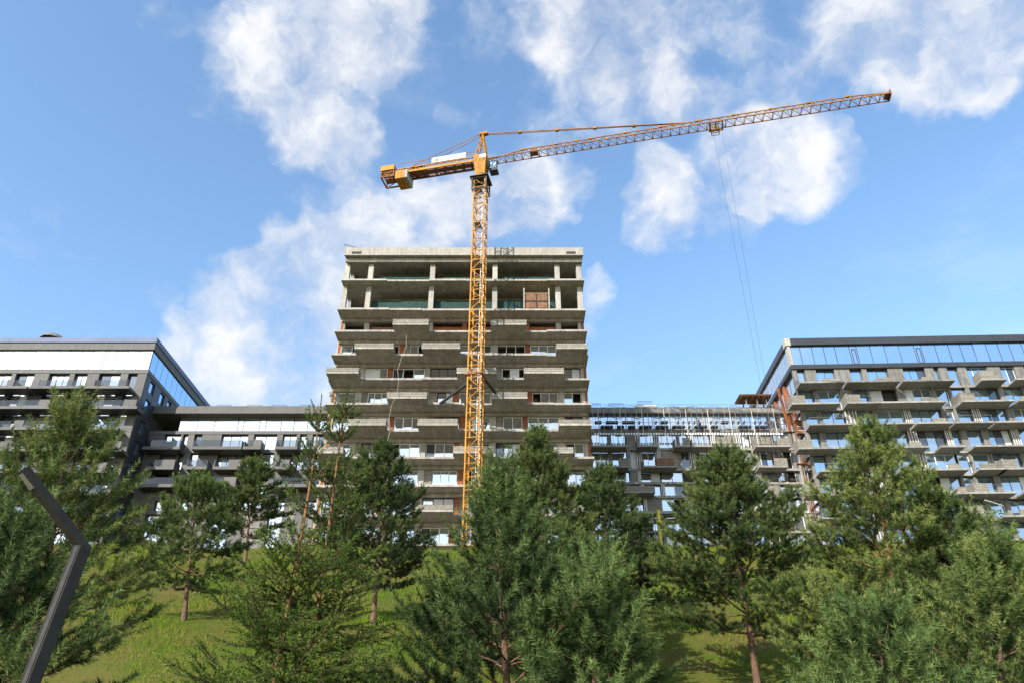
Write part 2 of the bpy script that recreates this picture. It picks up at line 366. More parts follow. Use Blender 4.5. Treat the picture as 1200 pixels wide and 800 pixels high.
# ---- the unfinished tower -----------------------------------------------------
def tower():
    F = Fac('concrete_tower', 'unfinished bare concrete high-rise in the centre with open top storeys behind the yellow crane', 78, (545, 400))
    T = F.root; rg = random.Random(3)
    XL = F.x(405, 292); XR = F.x(682.5, 292); DEP = 17.
    ys = [327.4, 361.5, 386.8, 414.2, 442.5, 471.5, 502.5, 534.5, 567.5, 602, 636, 668]
    zs = [F.z(v) for v in ys]; zt = F.z(290.5); zroof = F.z(299)
    YW = 2.2; TH = .24
    cols = [F.x(p, 303, 1.1) for p in (408.8, 436.3, 508, 580.3, 652.3, 677.3)]
    CW = .31
    # roof: slab, parapet, edge beam
    box('roof_slab', T, XL, XR, .004, DEP, zroof-.05, zroof+.22, M_CONC)
    multi('parapet', T, [((XL-.05, -.06, zroof-.06), (XR+.05, .18, zt)), ((XL-.05, .18, zroof+.22), (XL+.2, DEP, zt-.02)), ((XR-.2, .18, zroof+.22), (XR+.05, DEP, zt-.02))], M_COL)
    box('edge_beam', T, XL+.05, XR-.05, .55, .95, zroof-.62, zroof-.055, M_CONC)
    for a in (F.x(418, 297), F.x(669, 297)): box('slot_shade_plate', T, a-.6, a+.6, -.075, .1, zroof+.12, zroof+.5, M_INNER)  # dark plate on the parapet, a slot's shade painted as colour
    for k, z in enumerate(zs):
        top = zroof if k == 0 else zs[k-1]
        # the slab edge runs in and out a little, as poured
        cuts = [XL] + [XL+(XR-XL)*f + rg.uniform(-.8, .8) for f in (.2, .36, .52, .68, .84)] + [XR]
        L = []
        for a, b in zip(cuts[:-1], cuts[1:]):
            e = rg.uniform(-.14, .1); L.append(((a+.0, e, z-TH), (b, 1.0, z+rg.uniform(-.02, .02))))
        L.append(((XL, 1.0, z-TH-.003), (XR, DEP, z-.03)))
        multi('floor_slab', T, L, M_CONC)
        # deep beam under the slab along the window line
        if k >= 1: box('edge_beam', T, XL+.2, XR-.2, YW-.35, YW+.1, z-TH-.42, z-TH-.005, M_CONC)
        lower = k >= 2
        yc = YW if lower else 1.1
        zc1 = (top-TH-.004) if k else (zroof-.055)
        if k < len(zs):
            for c in cols:
                box('column', T, c-CW, c+CW, yc, yc+.6, z-.02, zc1, M_COL)
        if not lower:
            for c in cols: box('column', T, c-.25, c+.25, 8.2, 8.7, z-.02, zc1, M_CONC)
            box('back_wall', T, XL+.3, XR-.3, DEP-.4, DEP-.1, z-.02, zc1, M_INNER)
            for s, a in ((1, XL+.25), (-1, XR-.55)):
                box('side_wall', T, a, a+.3, 4.0, DEP-.5, z-.02, zc1, M_CONC)
            box('partition', T, cols[1]+.2, cols[1]+.4, 6., DEP-.5, z-.02, zc1, M_CONC)
            for a, b in zip(cols[1:-2], cols[2:-1]):
                h = (zc1-z)*(.66 if k == 1 else .5)+rg.uniform(-.15, .15)
                box('debris_net', T, a+.35, b-.35, 2.2, 2.24, z+.05, z+h, M_NET)
                box('floor_beam', T, a+.3, b-.3, 4.0, 4.3, zc1-.4, zc1-.005, M_CONC)
            continue
        # storeys with windows
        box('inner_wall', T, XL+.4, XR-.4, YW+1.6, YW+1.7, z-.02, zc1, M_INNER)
        for i, (a, b) in enumerate(zip(cols[:-1], cols[1:])):
            a += CW; b -= CW; z0 = z+.02; z1 = top-TH-.43
            glz = k >= 3
            if b-a < 4:
                if glz: window(T, a+.03, b-.03, z0+.1, z1-.02, YW+.2, 2, M_WFRAME if k % 2 else M_FRAME, M_GLASS, .25)
                continue
            mid = (a+b)/2 + rg.uniform(-.6, .6); bw = .28
            box('brick_pier', T, mid-bw, mid+bw, YW+.06, YW+.35, z0, z1+.42, M_ORANGE)
            for p, q in ((a, mid-bw), (mid+bw, b)):
                if not glz:
                    box('brick_infill', T, p+.02, q-.02, YW+.3, YW+.5, z0, z0+1.9, M_ORANGE if rg.random() < .5 else M_PLY)
                    continue
                if rg.random() < .3:
                    w = rg.uniform(.5, 1.0)
                    box('block_infill', T, p+.01, p+w, YW+.1, YW+.35, z0, z1-.02, M_BLOCK); p += w+.01
                n = 3 if q-p > 2.4 else 2
                f = [0]+sorted(rg.uniform(.25, .75) for _ in range(n-1))+[1]
                window(T, p+.03, q-.03, z0+.1, z1-.02, YW+.2, n, M_WFRAME if rg.random() < .75 else M_FRAME, M_GLASS, .17, .08,
                       [p+.03+(q-p-.06)*t for t in ([0, .33, .66, 1] if n == 3 else [0, .5, 1])])
        for s, a in ((1, XL+.2), (-1, XR-.45)):
            box('end_wall', T, a, a+.25, YW+.4, DEP-.3, z-.02, zc1, M_ORANGE)
            box('corner_pier', T, (XL+.12 if s > 0 else XR-.42), (XL+.42 if s > 0 else XR-.12), YW-.02, YW+.38, z-.02, zc1, M_ORANGE)
    # balconies: (slab index, px0, px1)
    bal = [(2,460,502),(2,575,617),(3,415,461),(3,494,539),(3,652,689),(4,382,420),(4,535,582),(4,614,661),(5,453,500),(5,576,618),
           (6,407,452),(6,489,536),(6,655,693.5),(7,371,402),(7,531,578),(7,630,672),(8,415,455),(8,590,632),(9,481,531),(9,655,695),(10,400,450),(10,560,610)]
    for k, p0, p1 in bal:
        z = zs[k]; d = 1.6
        yref = ys[k]-6
        a, b = F.x(p0, yref, -d), F.x(p1, yref, -d)
        s = box('balcony', T, a, b, -d, .3, z-TH-.01, z-.03, M_CONC)
        h = rg.uniform(.42, .56)
        box('parapet', s, a, b, -d-.01, -d+.11, z-.029, z+h, M_BLOCK)
        box('parapet', s, a, a+.12, -d+.112, -.2, z-.029, z+h*.96, M_BLOCK)
        box('parapet', s, b-.12, b, -d+.112, -.2, z-.029, z+h*.96, M_BLOCK)
        for q in range(3):
            x = rg.uniform(a+.3, b-.3)
            bar('stub_bar', s, (x, -d+.05, z+h-.02), (x+rg.uniform(-.1, .1), -d+.05, z+h+rg.uniform(.15, .4)), .03, M_RUST)
    # hanging stub bars under the slabs (starter bars)
    for k in (4, 5):
        for q in range(6):
            x = rg.uniform(cols[3]+1, cols[4]); bar('stub_bar', T, (x, .1, zs[k]), (x, .1, zs[k]+rg.uniform(.4, .8)), .035, M_RUST)
    return F, zs, zroof, zt
TW, TZ, TROOF, TTOP = tower()
def on_tower(x, y, z): return TW.O + Vector((x, y, z))

# ---- side blocks and wings -----------------------------------------------------
def glazing_strip(F, xs, z0, z1, y, gm, fm, cas=()):
    """row of tall glass sheets with dark joints; each sheet its own part"""
    L = []
    for i, (a, b) in enumerate(zip(xs[:-1], xs[1:])):
        g = box('glass_panel', F.root, a+.045, b-.045, y, y+.04, z0+.03, z1-.03, gm, (R_(rng0.gauss(0, .22)), 0, R_(rng0.gauss(0, .3))))
        if i in cas:
            t = .1
            multi('casement', F.root, [((a+.2, y-.05, z0+.1), (b-.2, y-.015, z0+.1+t)), ((a+.2, y-.05, z1-.75), (b-.2, y-.015, z1-.75+t)),
                                ((a+.2, y-.05, z0+.1+t), (a+.2+t, y-.015, z1-.75)), ((b-.2-t, y-.05, z0+.1+t), (b-.2, y-.015, z1-.75))], fm)
    box('glazing_backing', F.root, xs[0], xs[-1], y+.09, y+.2, z0, z1, M_FRAME)   # dark behind the joints

def left_block():
    D = 97; F = Fac('dark_clad_block', 'finished grey block at far left with bright glass top storey and glass-railed balconies', D, (183, 398))
    T = F.root; XR = 0.; XL = F.x(-60, 400); DEP = 24.
    rg = random.Random(8)
    z = lambda py: F.z(py, 0, 120)
    zt, zf0, zg1, zg0, zs0 = z(397), z(402.3), z(410), z(432.3), z(437)
    DW = .55
    # roof
    multi('roof_flashing', T, [((XL, -.35, zf0), (XR+.3, .3, zt)), ((XR-.3, .301, zf0), (XR+.3, DEP, zt-.003))], M_FLASH)
    multi('roof_fascia', T, [((XL, -.2, zg1), (XR+.18, .35, zf0-.004)), ((XR-.2, .352, zg1), (XR+.16, DEP-.02, zf0-.006))], M_CLAD)
    box('roof_slab', T, XL, XR-.25, .4, DEP, zg1+.1, zf0, M_INNER)
    # top glazing, front and side
    px = [-57+13.6*i for i in range(18)]
    xs = [F.x(p+1, 420) for p in px if F.x(p+1, 420) < XR-.5]+[XR-.02]
    glazing_strip(F, xs, zg0, zg1, .12, M_GLASS, M_FRAME)
    ys = [.3+i*1.9 for i in range(13)]
    for a, b in zip(ys[:-1], ys[1:]):
        box('glass_panel', T, XR-.08, XR-.04, a+.04, b-.04, zg0+.03, zg1-.03, M_GLASSB, (0, R_(rg.gauss(0, .2)), R_(rg.gauss(0, .2))))
    box('glazing_backing', T, XR-.3, XR-.12, .2, DEP-.3, zg0, zg1, M_FRAME)
    multi('floor_band', T, [((XL, -.06, zs0), (XR+.1, .5, zg0-.002)), ((XR-.3, .502, zs0), (XR+.08, DEP-.1, zg0-.003))], M_CLAD)
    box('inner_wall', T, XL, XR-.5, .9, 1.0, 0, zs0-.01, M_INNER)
    # storeys
    fl = [zs0, z(458), z(482), z(506), z(531), z(556), z(582), z(608), .3]   # undersides of the bands
    wins = [(-44, -20, 2), (-10, 12, 2), (17, 39, 2), (56, 80, 3), (86, 101, 2), (115, 140, 2), (149, 160, 1)]
    wx = [(F.x(a, 444), F.x(b, 444), n) for a, b, n in wins]
    for i in range(len(fl)-1):
        z1 = fl[i]-.0; z0 = fl[i+1]+(.55 if i < 7 else 0)
        if i < 7: box('floor_band', T, XL, XR+.02+.001*i, -.02, .6, fl[i+1], z0-.002, M_CLAD)
        prev = XL
        for a, b, n in wx:
            a2, b2 = a, min(b, XR-.7)
            box('pilaster', T, prev, a2-.01, .0, .42, z0, z1-.003, M_CLAD if i == 0 else M_GRAPH)  # lower rows darker: shade under the balconies painted into the pilasters
            window(T, a2, b2, z0+.04, z1-.04, DW-.12, n, M_FRAME, M_GLASS)
            prev = b2+.01
        box('pilaster', T, prev, XR-.001, .0, .42, z0, z1-.003, M_CLAD)
        # side wall, its shade put into the dark panel colour: narrow windows
        yy = .43
        for a, b in ((1.6, 3.2), (5.2, 6.8), (8.0, 9.4), (11.5, 13.0), (15., 17.)):
            box('side_panel', T, XR-.42, XR-.0, yy, a, z0-.55, z1-.004, M_GRAPH)
            f = multi('window', T, [((XR-.3, a, z0+.25), (XR-.2, a+.07, z1-.3)), ((XR-.3, b-.07, z0+.25), (XR-.2, b, z1-.3)),
                                    ((XR-.3, a+.07, z0+.25), (XR-.2, b-.07, z0+.32)), ((XR-.3, a+.07, z1-.37), (XR-.2, b-.07, z1-.3))], M_FRAME)
            box('pane', f, XR-.26, XR-.24, a+.05, b-.05, z0+.3, z1-.35, M_GLASSB)
            box('side_panel', T, XR-.42, XR-.02, a+.002, b-.002, z0-.55, z0+.248, M_GRAPH)
            box('side_panel', T, XR-.42, XR-.03, a+.002, b-.002, z1-.298, z1-.005, M_GRAPH)
            yy = b
        box('side_panel', T, XR-.42, XR-.01, yy, DEP, z0-.55, z1-.004, M_GRAPH)
    # balconies: (bottom edge y px, [(x0, x1, [(glass a,b)...], [(solid a,b)...])])
    rows = [(454.5, [(-60,31,[(-55,8),(17,30)],[(8,16)]), (33,96,[(47,95)],[(37,46)]), (98,151,[(112,150)],[(100,111)])]),
            (478.3, [(-60,-4,[(-50,-20)],[(-20,-6)]), (-2,58.5,[(-1,45)],[(45,58)]), (60,97,[(62,81)],[(82,96)]), (103,160,[(106,144)],[(144.5,159.5)])]),
            (503, [(-60,13,[(-40,12)],[]), (15,92,[(28,79)],[(15.5,27),(80,91)]), (94,138,[(94.5,137)],[])]),
            (528, [(-60,14,[(-50,-2)],[(-1,13)]), (16,84,[(17,70)],[(70,83)]), (86,142,[(86.5,127)],[(127.5,141.5)])]),
            (553, [(-60,50,[(-40,30)],[(31,49)]), (55,125,[(56,110)],[(111,124)])]),
            (579, [(-60,30,[(-40,15)],[(16,29)]), (40,130,[(56,120)],[(41,55)])]),
            (604, [(-60,60,[(-40,30)],[(31,49)]), (65,120,[(66,110)],[(111,119)])])]
    d = 2.1
    for py, segs in rows:
        zb = F.z(py, -d, 100); h = .38
        for a, b, gl, sd in segs:
            s = box('balcony', T, F.x(a, py, -d), F.x(b, py, -d), -d, -.03, zb, zb+h, M_CLAD)
            box('soffit_shade_panel', s, F.x(a, py, -d)+.08, F.x(b, py, -d)-.08, -d+.08, -.05, zb-.03, zb-.002, M_GRAPH)  # added dark panel: shade of the underside put into its colour
            for p, q in gl: box('glass_balustrade', s, F.x(p, py-6, -d), F.x(q, py-6, -d), -d+.05, -d+.08, zb+h-.02, zb+h+.95, M_BALU, (R_(rg.gauss(0, .6)), 0, 0))
            for p, q in sd:
                box('solid_panel', s, F.x(p, py-6, -d), F.x(q, py-6, -d), -d+.004, -d+.14, zb+h+.001, zb+h+1.0, M_CLAD)
                if rg.random() < .6: box('privacy_screen', s, F.x(q, py-6, -d)-.12, F.x(q, py-6, -d)-.02, -d+.16, -.1, zb+h+.001, zb+h+1.0, M_GRAPH)
    # roof hatch dome seen over the parapet
    X = F.x(61, 397, 2.); n = 10
    V = [(math.cos(a)*1.7*math.cos(e), math.sin(a)*1.7*math.cos(e), math.sin(e)*.95) for e in (0, .4, .8, 1.2) for a in [2*math.pi*i/n for i in range(n)]]+[(0, 0, .98)]
    fs = [(r*n+i, r*n+(i+1) % n, (r+1)*n+(i+1) % n, (r+1)*n+i) for r in range(3) for i in range(n)]+[(3*n+i, 3*n+(i+1) % n, 4*n) for i in range(n)]
    me = bpy.data.meshes.new('roof_dome'); me.from_pydata(V, [], fs); me.materials.append(M_CLADR); me.shade_smooth()
    link('roof_dome', me, T, (X, 2.2, F.z(396.5, 2.2, 61)-.35))
    return F
LB = left_block()

def left_wing():
    D = 102; F = Fac('grey_clad_wing', 'finished lower grey wing with gleaming white top glass left of the concrete tower', D, (186, 480))
    T = F.root; XL = -1.; XR = F.x(420, 480); DEP = 18; rg = random.Random(4)
    z = lambda py: F.z(py, 0, 280)
    zt, zg1, zg0, zs0 = z(477.3), z(485.8), z(504.6), z(508.2)
    box('roof_fascia', T, XL, XR, -.6, DEP, zg1, zt, M_CLAD)
    xs = [F.x(p, 495, .8) for p in (211, 232, 252, 279.5, 286, 305, 312, 330, 345, 361, 378, 395, 412)]
    glazing_strip(F, xs, zg0, zg1, .8, M_GLASS, M_FRAME)
    box('floor_band', T, XL, XR, -.05, 1.2, zs0, zg0-.002, M_CLAD)
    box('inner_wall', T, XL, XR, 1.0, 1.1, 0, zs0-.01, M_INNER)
    fl = [508.2, 530, 553.5, 568, 586, 602]
    fz = [z(v) for v in fl]+[2.9]
    wins = [(192,211,1),(213.5,219.5,1),(227,236,1),(259,290,3),(297,324,2),(331,347,2),(351,359,1),(366,379,2),(392,410,2)]
    wx = [(F.x(a, 515), F.x(b, 515), n) for a, b, n in wins]
    for i in range(len(fz)-1):
        z1 = fz[i]; z0 = fz[i+1]+.5
        box('floor_band', T, XL, XR, -.02-.001*i, .6, fz[i+1], z0-.002, M_CLAD)
        prev = XL
        for a, b, n in wx:
            if i >= 2: a += rg.uniform(-.3, .9); b += rg.uniform(-.5, .4)
            if a-prev > .05: box('pilaster', T, prev, a-.01, 0, .42, z0, z1-.003, M_CLAD)
            if i >= 2 and rg.random() < .3: box('wall_panel', T, a, b, .05, .4, z0, z1-.003, M_CLADR)
            else: window(T, a, b, z0+.04, z1-.03, .42, n, M_FRAME, M_GLASS)
            prev = b+.01
        box('pilaster', T, prev, XR, 0, .42, z0, z1-.003, M_CLAD)
    # ground floor shopfronts
    xg = [XL+i*(XR-XL)/14 for i in range(15)]
    for a, b in zip(xg[:-1], xg[1:]):
        if rg.random() < .55: window(T, a+.15, b-.15, .1, 2.3, .45, 2, M_FRAME, M_GLASS)
        else: box('wall_panel', T, a+.145, b-.145, .3, .6, 0, 2.88, M_CLAD)
        box('pilaster', T, b-.14, b+.14, .1, .6, 0, 2.88, M_CLAD)
    d = 2.0
    rows = [(525.8, [(166,210,1),(224,282.5,1),(284,305,0),(322,348,1),(359,376,1)]),
            (549.3, [(170,203,0),(217,241.5,1),(249,280.5,0),(322,338,0),(354,373,1)]),
            (570, [(160,215,1),(242,275,0),(318,362,1),(365,395,1)])]
    for py, segs in rows:
        zb = F.z(py, -d, 270)
        for a, b, g in segs:
            x0, x1 = F.x(a, py, -d), F.x(b, py, -d)
            s = box('balcony', T, x0, x1, -d, -.03, zb, zb+.42, M_CLAD)
            box('soffit_shade_panel', s, x0+.08, x1-.08, -d+.08, -.05, zb-.03, zb-.002, M_GRAPH)  # underside shade painted in with a dark panel here too
            m_, t = (M_BALU, .03)
            w = (x1-x0)
            box('glass_balustrade', s, x0+.05+w*.25*(1-g), x1-.05, -d+.05, -d+.05+t, zb+.4, zb+1.4, M_BALU, (R_(rg.gauss(0, .6)), 0, 0))
            if not g: box('solid_panel', s, x1-w*.45, x1, -d-.004, -d+.12, zb+.421, zb+1.42, M_CLAD)
            box('privacy_screen', s, x1-.1, x1-.02, -d+.13, -.1, zb+.421, zb+1.35, M_GRAPH)
            box('privacy_screen', s, x0+.02, x0+.1, -d+.13, -.1, zb+.421, zb+1.35, M_GRAPH)
    # roof guard frames
    for a, b in ((254, 270), (289, 306), (318, 335), (351, 368)):
        x0, x1 = F.x(a, 476), F.x(b, 476); zz = zt-.02
        L = [((x0, .2, zz), (x0, .2, zz+.55), .05), ((x1, .2, zz), (x1, .2, zz+.55), .05), ((x0, .2, zz+.55), (x1, .2, zz+.55), .05)]
        if a < 260: L += [((x0+(x1-x0)*k/7, .2, zz), (x0+(x1-x0)*k/7, .2, zz+.5), .03) for k in range(1, 7)]
        bars_mesh('roof_guard', T, L, M_DSTEEL)
    return F
LWG = left_wing()

def right_wing():
    D = 102; F = Fac('unfinished_wing', 'unfinished lower wing wrapped in white frames and planks right of the concrete tower', D, (800, 480))
    T = F.root; rg = random.Random(21)
    XL, XR, DEP = F.x(660, 480), F.x(916, 480)+3, 18
    z = lambda py: F.z(py, 0, 800)
    zt, zb0, zg1, zg0, zs0 = z(475.3), z(478.5), z(484.3), z(502.3), z(505.8)
    multi('parapet', T, [((XL+i*(XR-XL)/9+.1, .3, zb0), (XL+(i+1)*(XR-XL)/9-.1, .8, zt-rg.uniform(0, .12))) for i in range(9)], M_GRAPH)
    box('edge_beam', T, XL, XR, -.3, .8, zg1, zb0-.003, M_CONC2)
    box('roof_slab', T, XL, XR, .8, DEP, zg1+.1, zb0, M_CONC2)
    n = 27; xs = [XL+i*(XR-XL)/n for i in range(n+1)]
    glazing_strip(F, xs, zg0, zg1, .5, M_GLASS, M_FRAME)
    box('floor_band', T, XL, XR, -.25, .8, zs0, zg0-.003, M_CONC2)
    box('inner_wall', T, XL, XR, 1.0, 1.1, 0, zs0-.01, M_INNER)
    fl = [505.8, 527, 551, 567, 583, 601, 624, 646]
    fz = [z(v) for v in fl]+[.2]
    wins = [(693,712,2),(716,733,2),(737,744,1),(750,766,2),(772,793,2),(796,806,1),(812,832,3),(838,862,2),(868,878,1),(888,902,2),(905,924,2),(928,936,1)]
    wx = [(F.x(a, 512), F.x(b, 512), k) for a, b, k in wins]
    for i in range(len(fz)-1):
        z1 = fz[i]; z0 = fz[i+1]+.34
        if z1-z0 < .6: continue
        box('floor_band', T, XL, XR, -.05-.001*i, .6, fz[i+1], z0-.002, M_CONC2)
        prev = XL
        for j, (a, b, k) in enumerate(wx):
            if i >= 2: a -= rg.uniform(-.2, .5); b += rg.uniform(-.1, .5)
            if a-prev > .08:
                p = box('wall_panel', T, prev, a-.01, .05, .42, z0, z1-.003, M_CLADR)
                for q in (prev+.06, (prev+a)/2, a-.1):
                    if a-prev > .5: box('batten', p, q-.04, q+.04, -.02, .048, z0+.01, z1-.01, M_WHITE)
            r = rg.random()
            if r < .12: box('block_infill', T, a, b, .1, .42, z0, z1-.003, M_BLOCK)
            elif r < .2: window(T, a, b, z0+.03, z1-.03, .42, k, M_WFRAME, M_GLASS, .6)
            else: window(T, a, b, z0+.03, z1-.03, .42, k, M_WFRAME if rg.random() < .4 else M_FRAME, M_GLASS, .06)
            prev = b+.01
        box('wall_panel', T, prev, XR, .05, .42, z0, z1-.003, M_CLADR)
        if i >= 2:
            for q in range(40):
                x = XL+(q+rg.uniform(.1, .9))*(XR-XL)/40
                if rg.random() < .5: box('bracket', T, x, x+.14, -.22, -.06, fz[i+1]+.05, fz[i+1]+.27, M_WHITE)
    d = 2.0
    rows = [(523, [(693,735,0),(747,771,0),(791,809,1),(811,868,0),(886,927,1)]),
            (547, [(711,737,1),(754,794,0),(816,872,1),(890,924,1)]),
            (577, [(727,768,2),(812,850,2)]), (601, [(742,826,0),(860,925,0)]), (612, [(737,767,2)]), (640, [(740,775,2),(830,880,2)])]
    for py, segs in rows:
        zb = F.z(py, -d, 800)
        for a, b, g in segs:
            x0, x1 = F.x(a, py, -d), F.x(b, py, -d)
            s = box('balcony', T, x0, x1, -d, -.06, zb, zb+.26, M_CONC2)
            if g == 1: box('parapet', s, x1-min(1.8, (x1-x0)*.45), x1, -d+.005, -d+.16, zb+.261, zb+1.35, M_BLOCK)
            if g == 2: box('parapet', s, x0, x1, -d+.005, -d+.16, zb+.261, zb+1.0, M_BLOCK)
            if g != 2: box('parapet', s, x0+.02, x0+.2, -d+.2, -.3, zb+.261, zb+1.25, M_BLOCK)
    # roof guards
    for a, b, k in ((691, 704, 6), (714, 731, 9), (748, 765, 9)):
        x0, x1 = F.x(a, 473), F.x(b, 473); hh = .75
        z0 = zt-.05+(.35 if a > 740 else 0)
        L = [((x0+(x1-x0)*q/k, .5, z0), (x0+(x1-x0)*q/k, .5, z0+hh), .04) for q in range(k+1)]+[((x0, .5, z0+hh*.9), (x1, .5, z0+hh*.9), .04)]
        bars_mesh('roof_guard', T, L, M_DSTEEL)
    x0, x1 = F.x(745, 473), F.x(769, 473); box('roof_hatch', T, x0, x1, .3, 1.6, zt-.05, zt+.36, M_WHITE)
    return F
RW = right_wing()

def right_block():
    D = 97; F = Fac('balcony_block', 'unfinished block at far right with blue glass top storey and bare slab balconies', D, (922, 403), R_(-2.0))
    T = F.root; rg = random.Random(77); XR = F.x(1275, 400); DEP = 22.
    z = lambda py, px=1000: F.z(py, 0, px)
    zt, zg1, zg0, zs0 = z(397.6, 930), z(405.2, 930), z(427.7, 940), z(432.5, 940)
    multi('roof_fascia', T, [((.5, -.3, zg1), (XR, .4, zt)), ((-.28, .9, zg1), (.3, DEP, zt-.1))], M_GRAPH)
    box('corner_post', T, -.32, .48, -.25, .88, zg1-.05, zt+.05, M_COL)
    box('roof_slab', T, .31, XR, .41, DEP, zg1+.1, zt-.1, M_CONC2)
    px = [924, 937, 951, 964.5, 978, 995, 1003.5, 1019.5, 1036, 1053, 1071, 1079.5, 1096, 1111.5, 1125.5, 1140.5, 1156, 1170, 1183.5, 1198, 1212, 1226, 1240]
    xs = [F.x(p, 407) for p in px]+[XR]; xs[0] = .32
    glazing_strip(F, xs, zg0, zg1, .1, M_GLASSB, M_FRAME, cas=(5, 10))
    ys = [.9+i*1.55 for i in range(13)]
    for a, b in zip(ys[:-1], ys[1:]):
        box('glass_panel', T, .02, .06, a+.04, b-.04, zg0+.03, zg1-.03, M_GLASS, (0, R_(rg.gauss(0, .2)), R_(rg.gauss(0, .2))))
    box('glazing_backing', T, .14, .3, .9, DEP-.3, zg0, zg1, M_FRAME)
    box('corner_post', T, -.12, .3, -.1, .85, zg0+.002, zg1-.06, M_COL)
    multi('floor_band', T, [((-.1, -.22, zs0), (XR, .5, zg0-.002)), ((-.16, .502, zs0), (.4, DEP-.1, zg0-.003))], M_GRAPH)
    box('inner_wall', T, .6, XR, 1.1, 1.2, 0, zs0-.01, M_INNER)
    box('side_inner_wall', T, .5, .59, 1.2, DEP, 0, zs0-.01, M_INNER)
    fl = [zs0]+[z(v) for v in (455.5, 480, 504.5, 532, 558.5, 586, 613, 640)]+[.2]
    wins = [(935,944,1),(957,979,2),(997,1011,1),(1017,1042,2),(1060,1086,3),(1096,1102,1),(1112,1125,1),(1135,1160,3),(1175,1192,2),(1203,1222,2)]
    wx = [(F.x(a, 440), F.x(b, 440), n) for a, b, n in wins]
    for i in range(len(fl)-1):
        z1 = fl[i]; z0 = fl[i+1]+.3
        box('floor_band', T, .0, XR, -.04-.001*i, .6, fl[i+1], z0-.002, M_CONC2)
        prev = 0.0
        for j, (a, b, n) in enumerate(wx):
            if i: a -= rg.uniform(.0, .65); b += rg.uniform(.0, .65)
            if a-prev > .06:
                if i >= 2 and a-prev > .9:
                    p = box('wall_panel', T, prev, a-.01, .06, .42, z0, z1-.003, M_CLADR)
                    for q in (prev+.08, prev+(a-prev)*.36, prev+(a-prev)*.66, a-.12): box('batten', p, q-.035, q+.035, -.02, .058, z0+.01, z1-.01, M_WHITE)
                else:
                    box('pilaster', T, prev, a-.01, 0, .42, z0, z1-.003, M_CLADR)
            a = max(a, prev+.34)
            window(T, a, b, z0+.03, z1-.03, .42, n, M_FRAME if rg.random() < .75 else M_WFRAME, M_GLASSB, .07)
            prev = b+.01
        box('pilaster', T, prev, XR, 0, .42, z0, z1-.003, M_CLADR)
        # open left flank: piers
        for a in (5., 10., 15.): box('pier', T, .03, .45, a, a+.7, z0-.3, z1-.003, M_ORANGE if i < 2 else M_CONC2)
        for a, b in ((1.0, 4.9), (5.8, 9.9), (10.8, 14.9), (15.8, 21.)):
            f = multi('window', T, [((.3, a, z0), (.4, b, z0+.08)), ((.3, a, z1-.1), (.4, b, z1-.02)), ((.3, (a+b)/2-.05, z0+.08), (.4, (a+b)/2+.05, z1-.1))], M_FRAME)
            box('pane', f, .34, .36, a, b, z0+.05, z1-.08, M_GLASS)
    d = 2.1
    rows = [(457.5, [(938,991,0,3),(994,1056,0,3),(1059.5,1104,0,2),(1104.5,1121,0,0),(1152,1182,1,3),(1192,1225,0,2)]),
            (480, [(928,985,1,0),(993,1032,1,0),(1033,1110,0,3),(1128,1190,1,0),(1195,1230,0,3)]),
            (504.5, [(949,1002,0,0),(1004,1034,0,0),(1037,1072,0,0),(1075,1118,0,2),(1120,1166,0,0),(1168,1215,0,0)]),
            (532.5, [(936,996,1,0),(1045,1089,0,2),(1103,1132,0,0),(1143,1212,0,0)]),
            (558.5, [(961,1002,0,0),(1055,1136,0,2),(1148,1182,0,3),(1177.5,1225,1,0)]),
            (585.5, [(945,990,1,0),(1010,1060,0,3),(1122,1144,0,2),(1142.5,1192,1,0),(1200,1230,0,0)]),
            (613, [(960,1010,0,3),(1030,1080,0,2),(1130,1156,2,0),(1176,1230,0,3)]),
            (640, [(1000,1060,0,0),(1090,1140,0,0),(1185,1235,0,0)])]
    for ri, (py, segs) in enumerate(rows):
        for a, b, l, r in segs:
            zb = F.z(py, -.1, (a+b)/2) ; zb = fl[min(ri+1, 8)]-.0
            pyf = py-9
            x0, x1 = F.x(a, pyf, -d), F.x(b, pyf, -d)
            s = box('balcony', T, x0, x1, -d, -.06, zb+.02, zb+.27, M_CONC2)
            h = 1.25
            if l == 1: box('block_wall', s, x0+.01, x0+.25, -d+.01, -.1, zb+.271, zb+.27+h, M_BLOCK)
            if l == 1: box('block_wall', s, x0+.251, x0+1.9, -d+.012, -d+.2, zb+.271, zb+.27+h*.9, M_BLOCK)
            if l == 2: box('block_wall', s, x0, x1, -d+.01, -d+.2, zb+.271, zb+.27+h, M_BLOCK)
            if r in (2, 3): box('block_wall', s, x1-(2.4 if r == 3 else 1.6), x1-.02, -.5, -.25, zb+.271, zb+.27+h, M_BLOCK)
            if rg.random() < .25:
                bars_mesh('guard_rail', s, [((x0+.1, -d+.1, zb+1.2), (x1-.1, -d+.1, zb+1.2), .035), ((x0+.1, -d+.1, zb+.27), (x0+.1, -d+.1, zb+1.2), .035), ((x1-.1, -d+.1, zb+.27), (x1-.1, -d+.1, zb+1.2), .035)], M_GSTEEL)
    return F
RB = right_block()

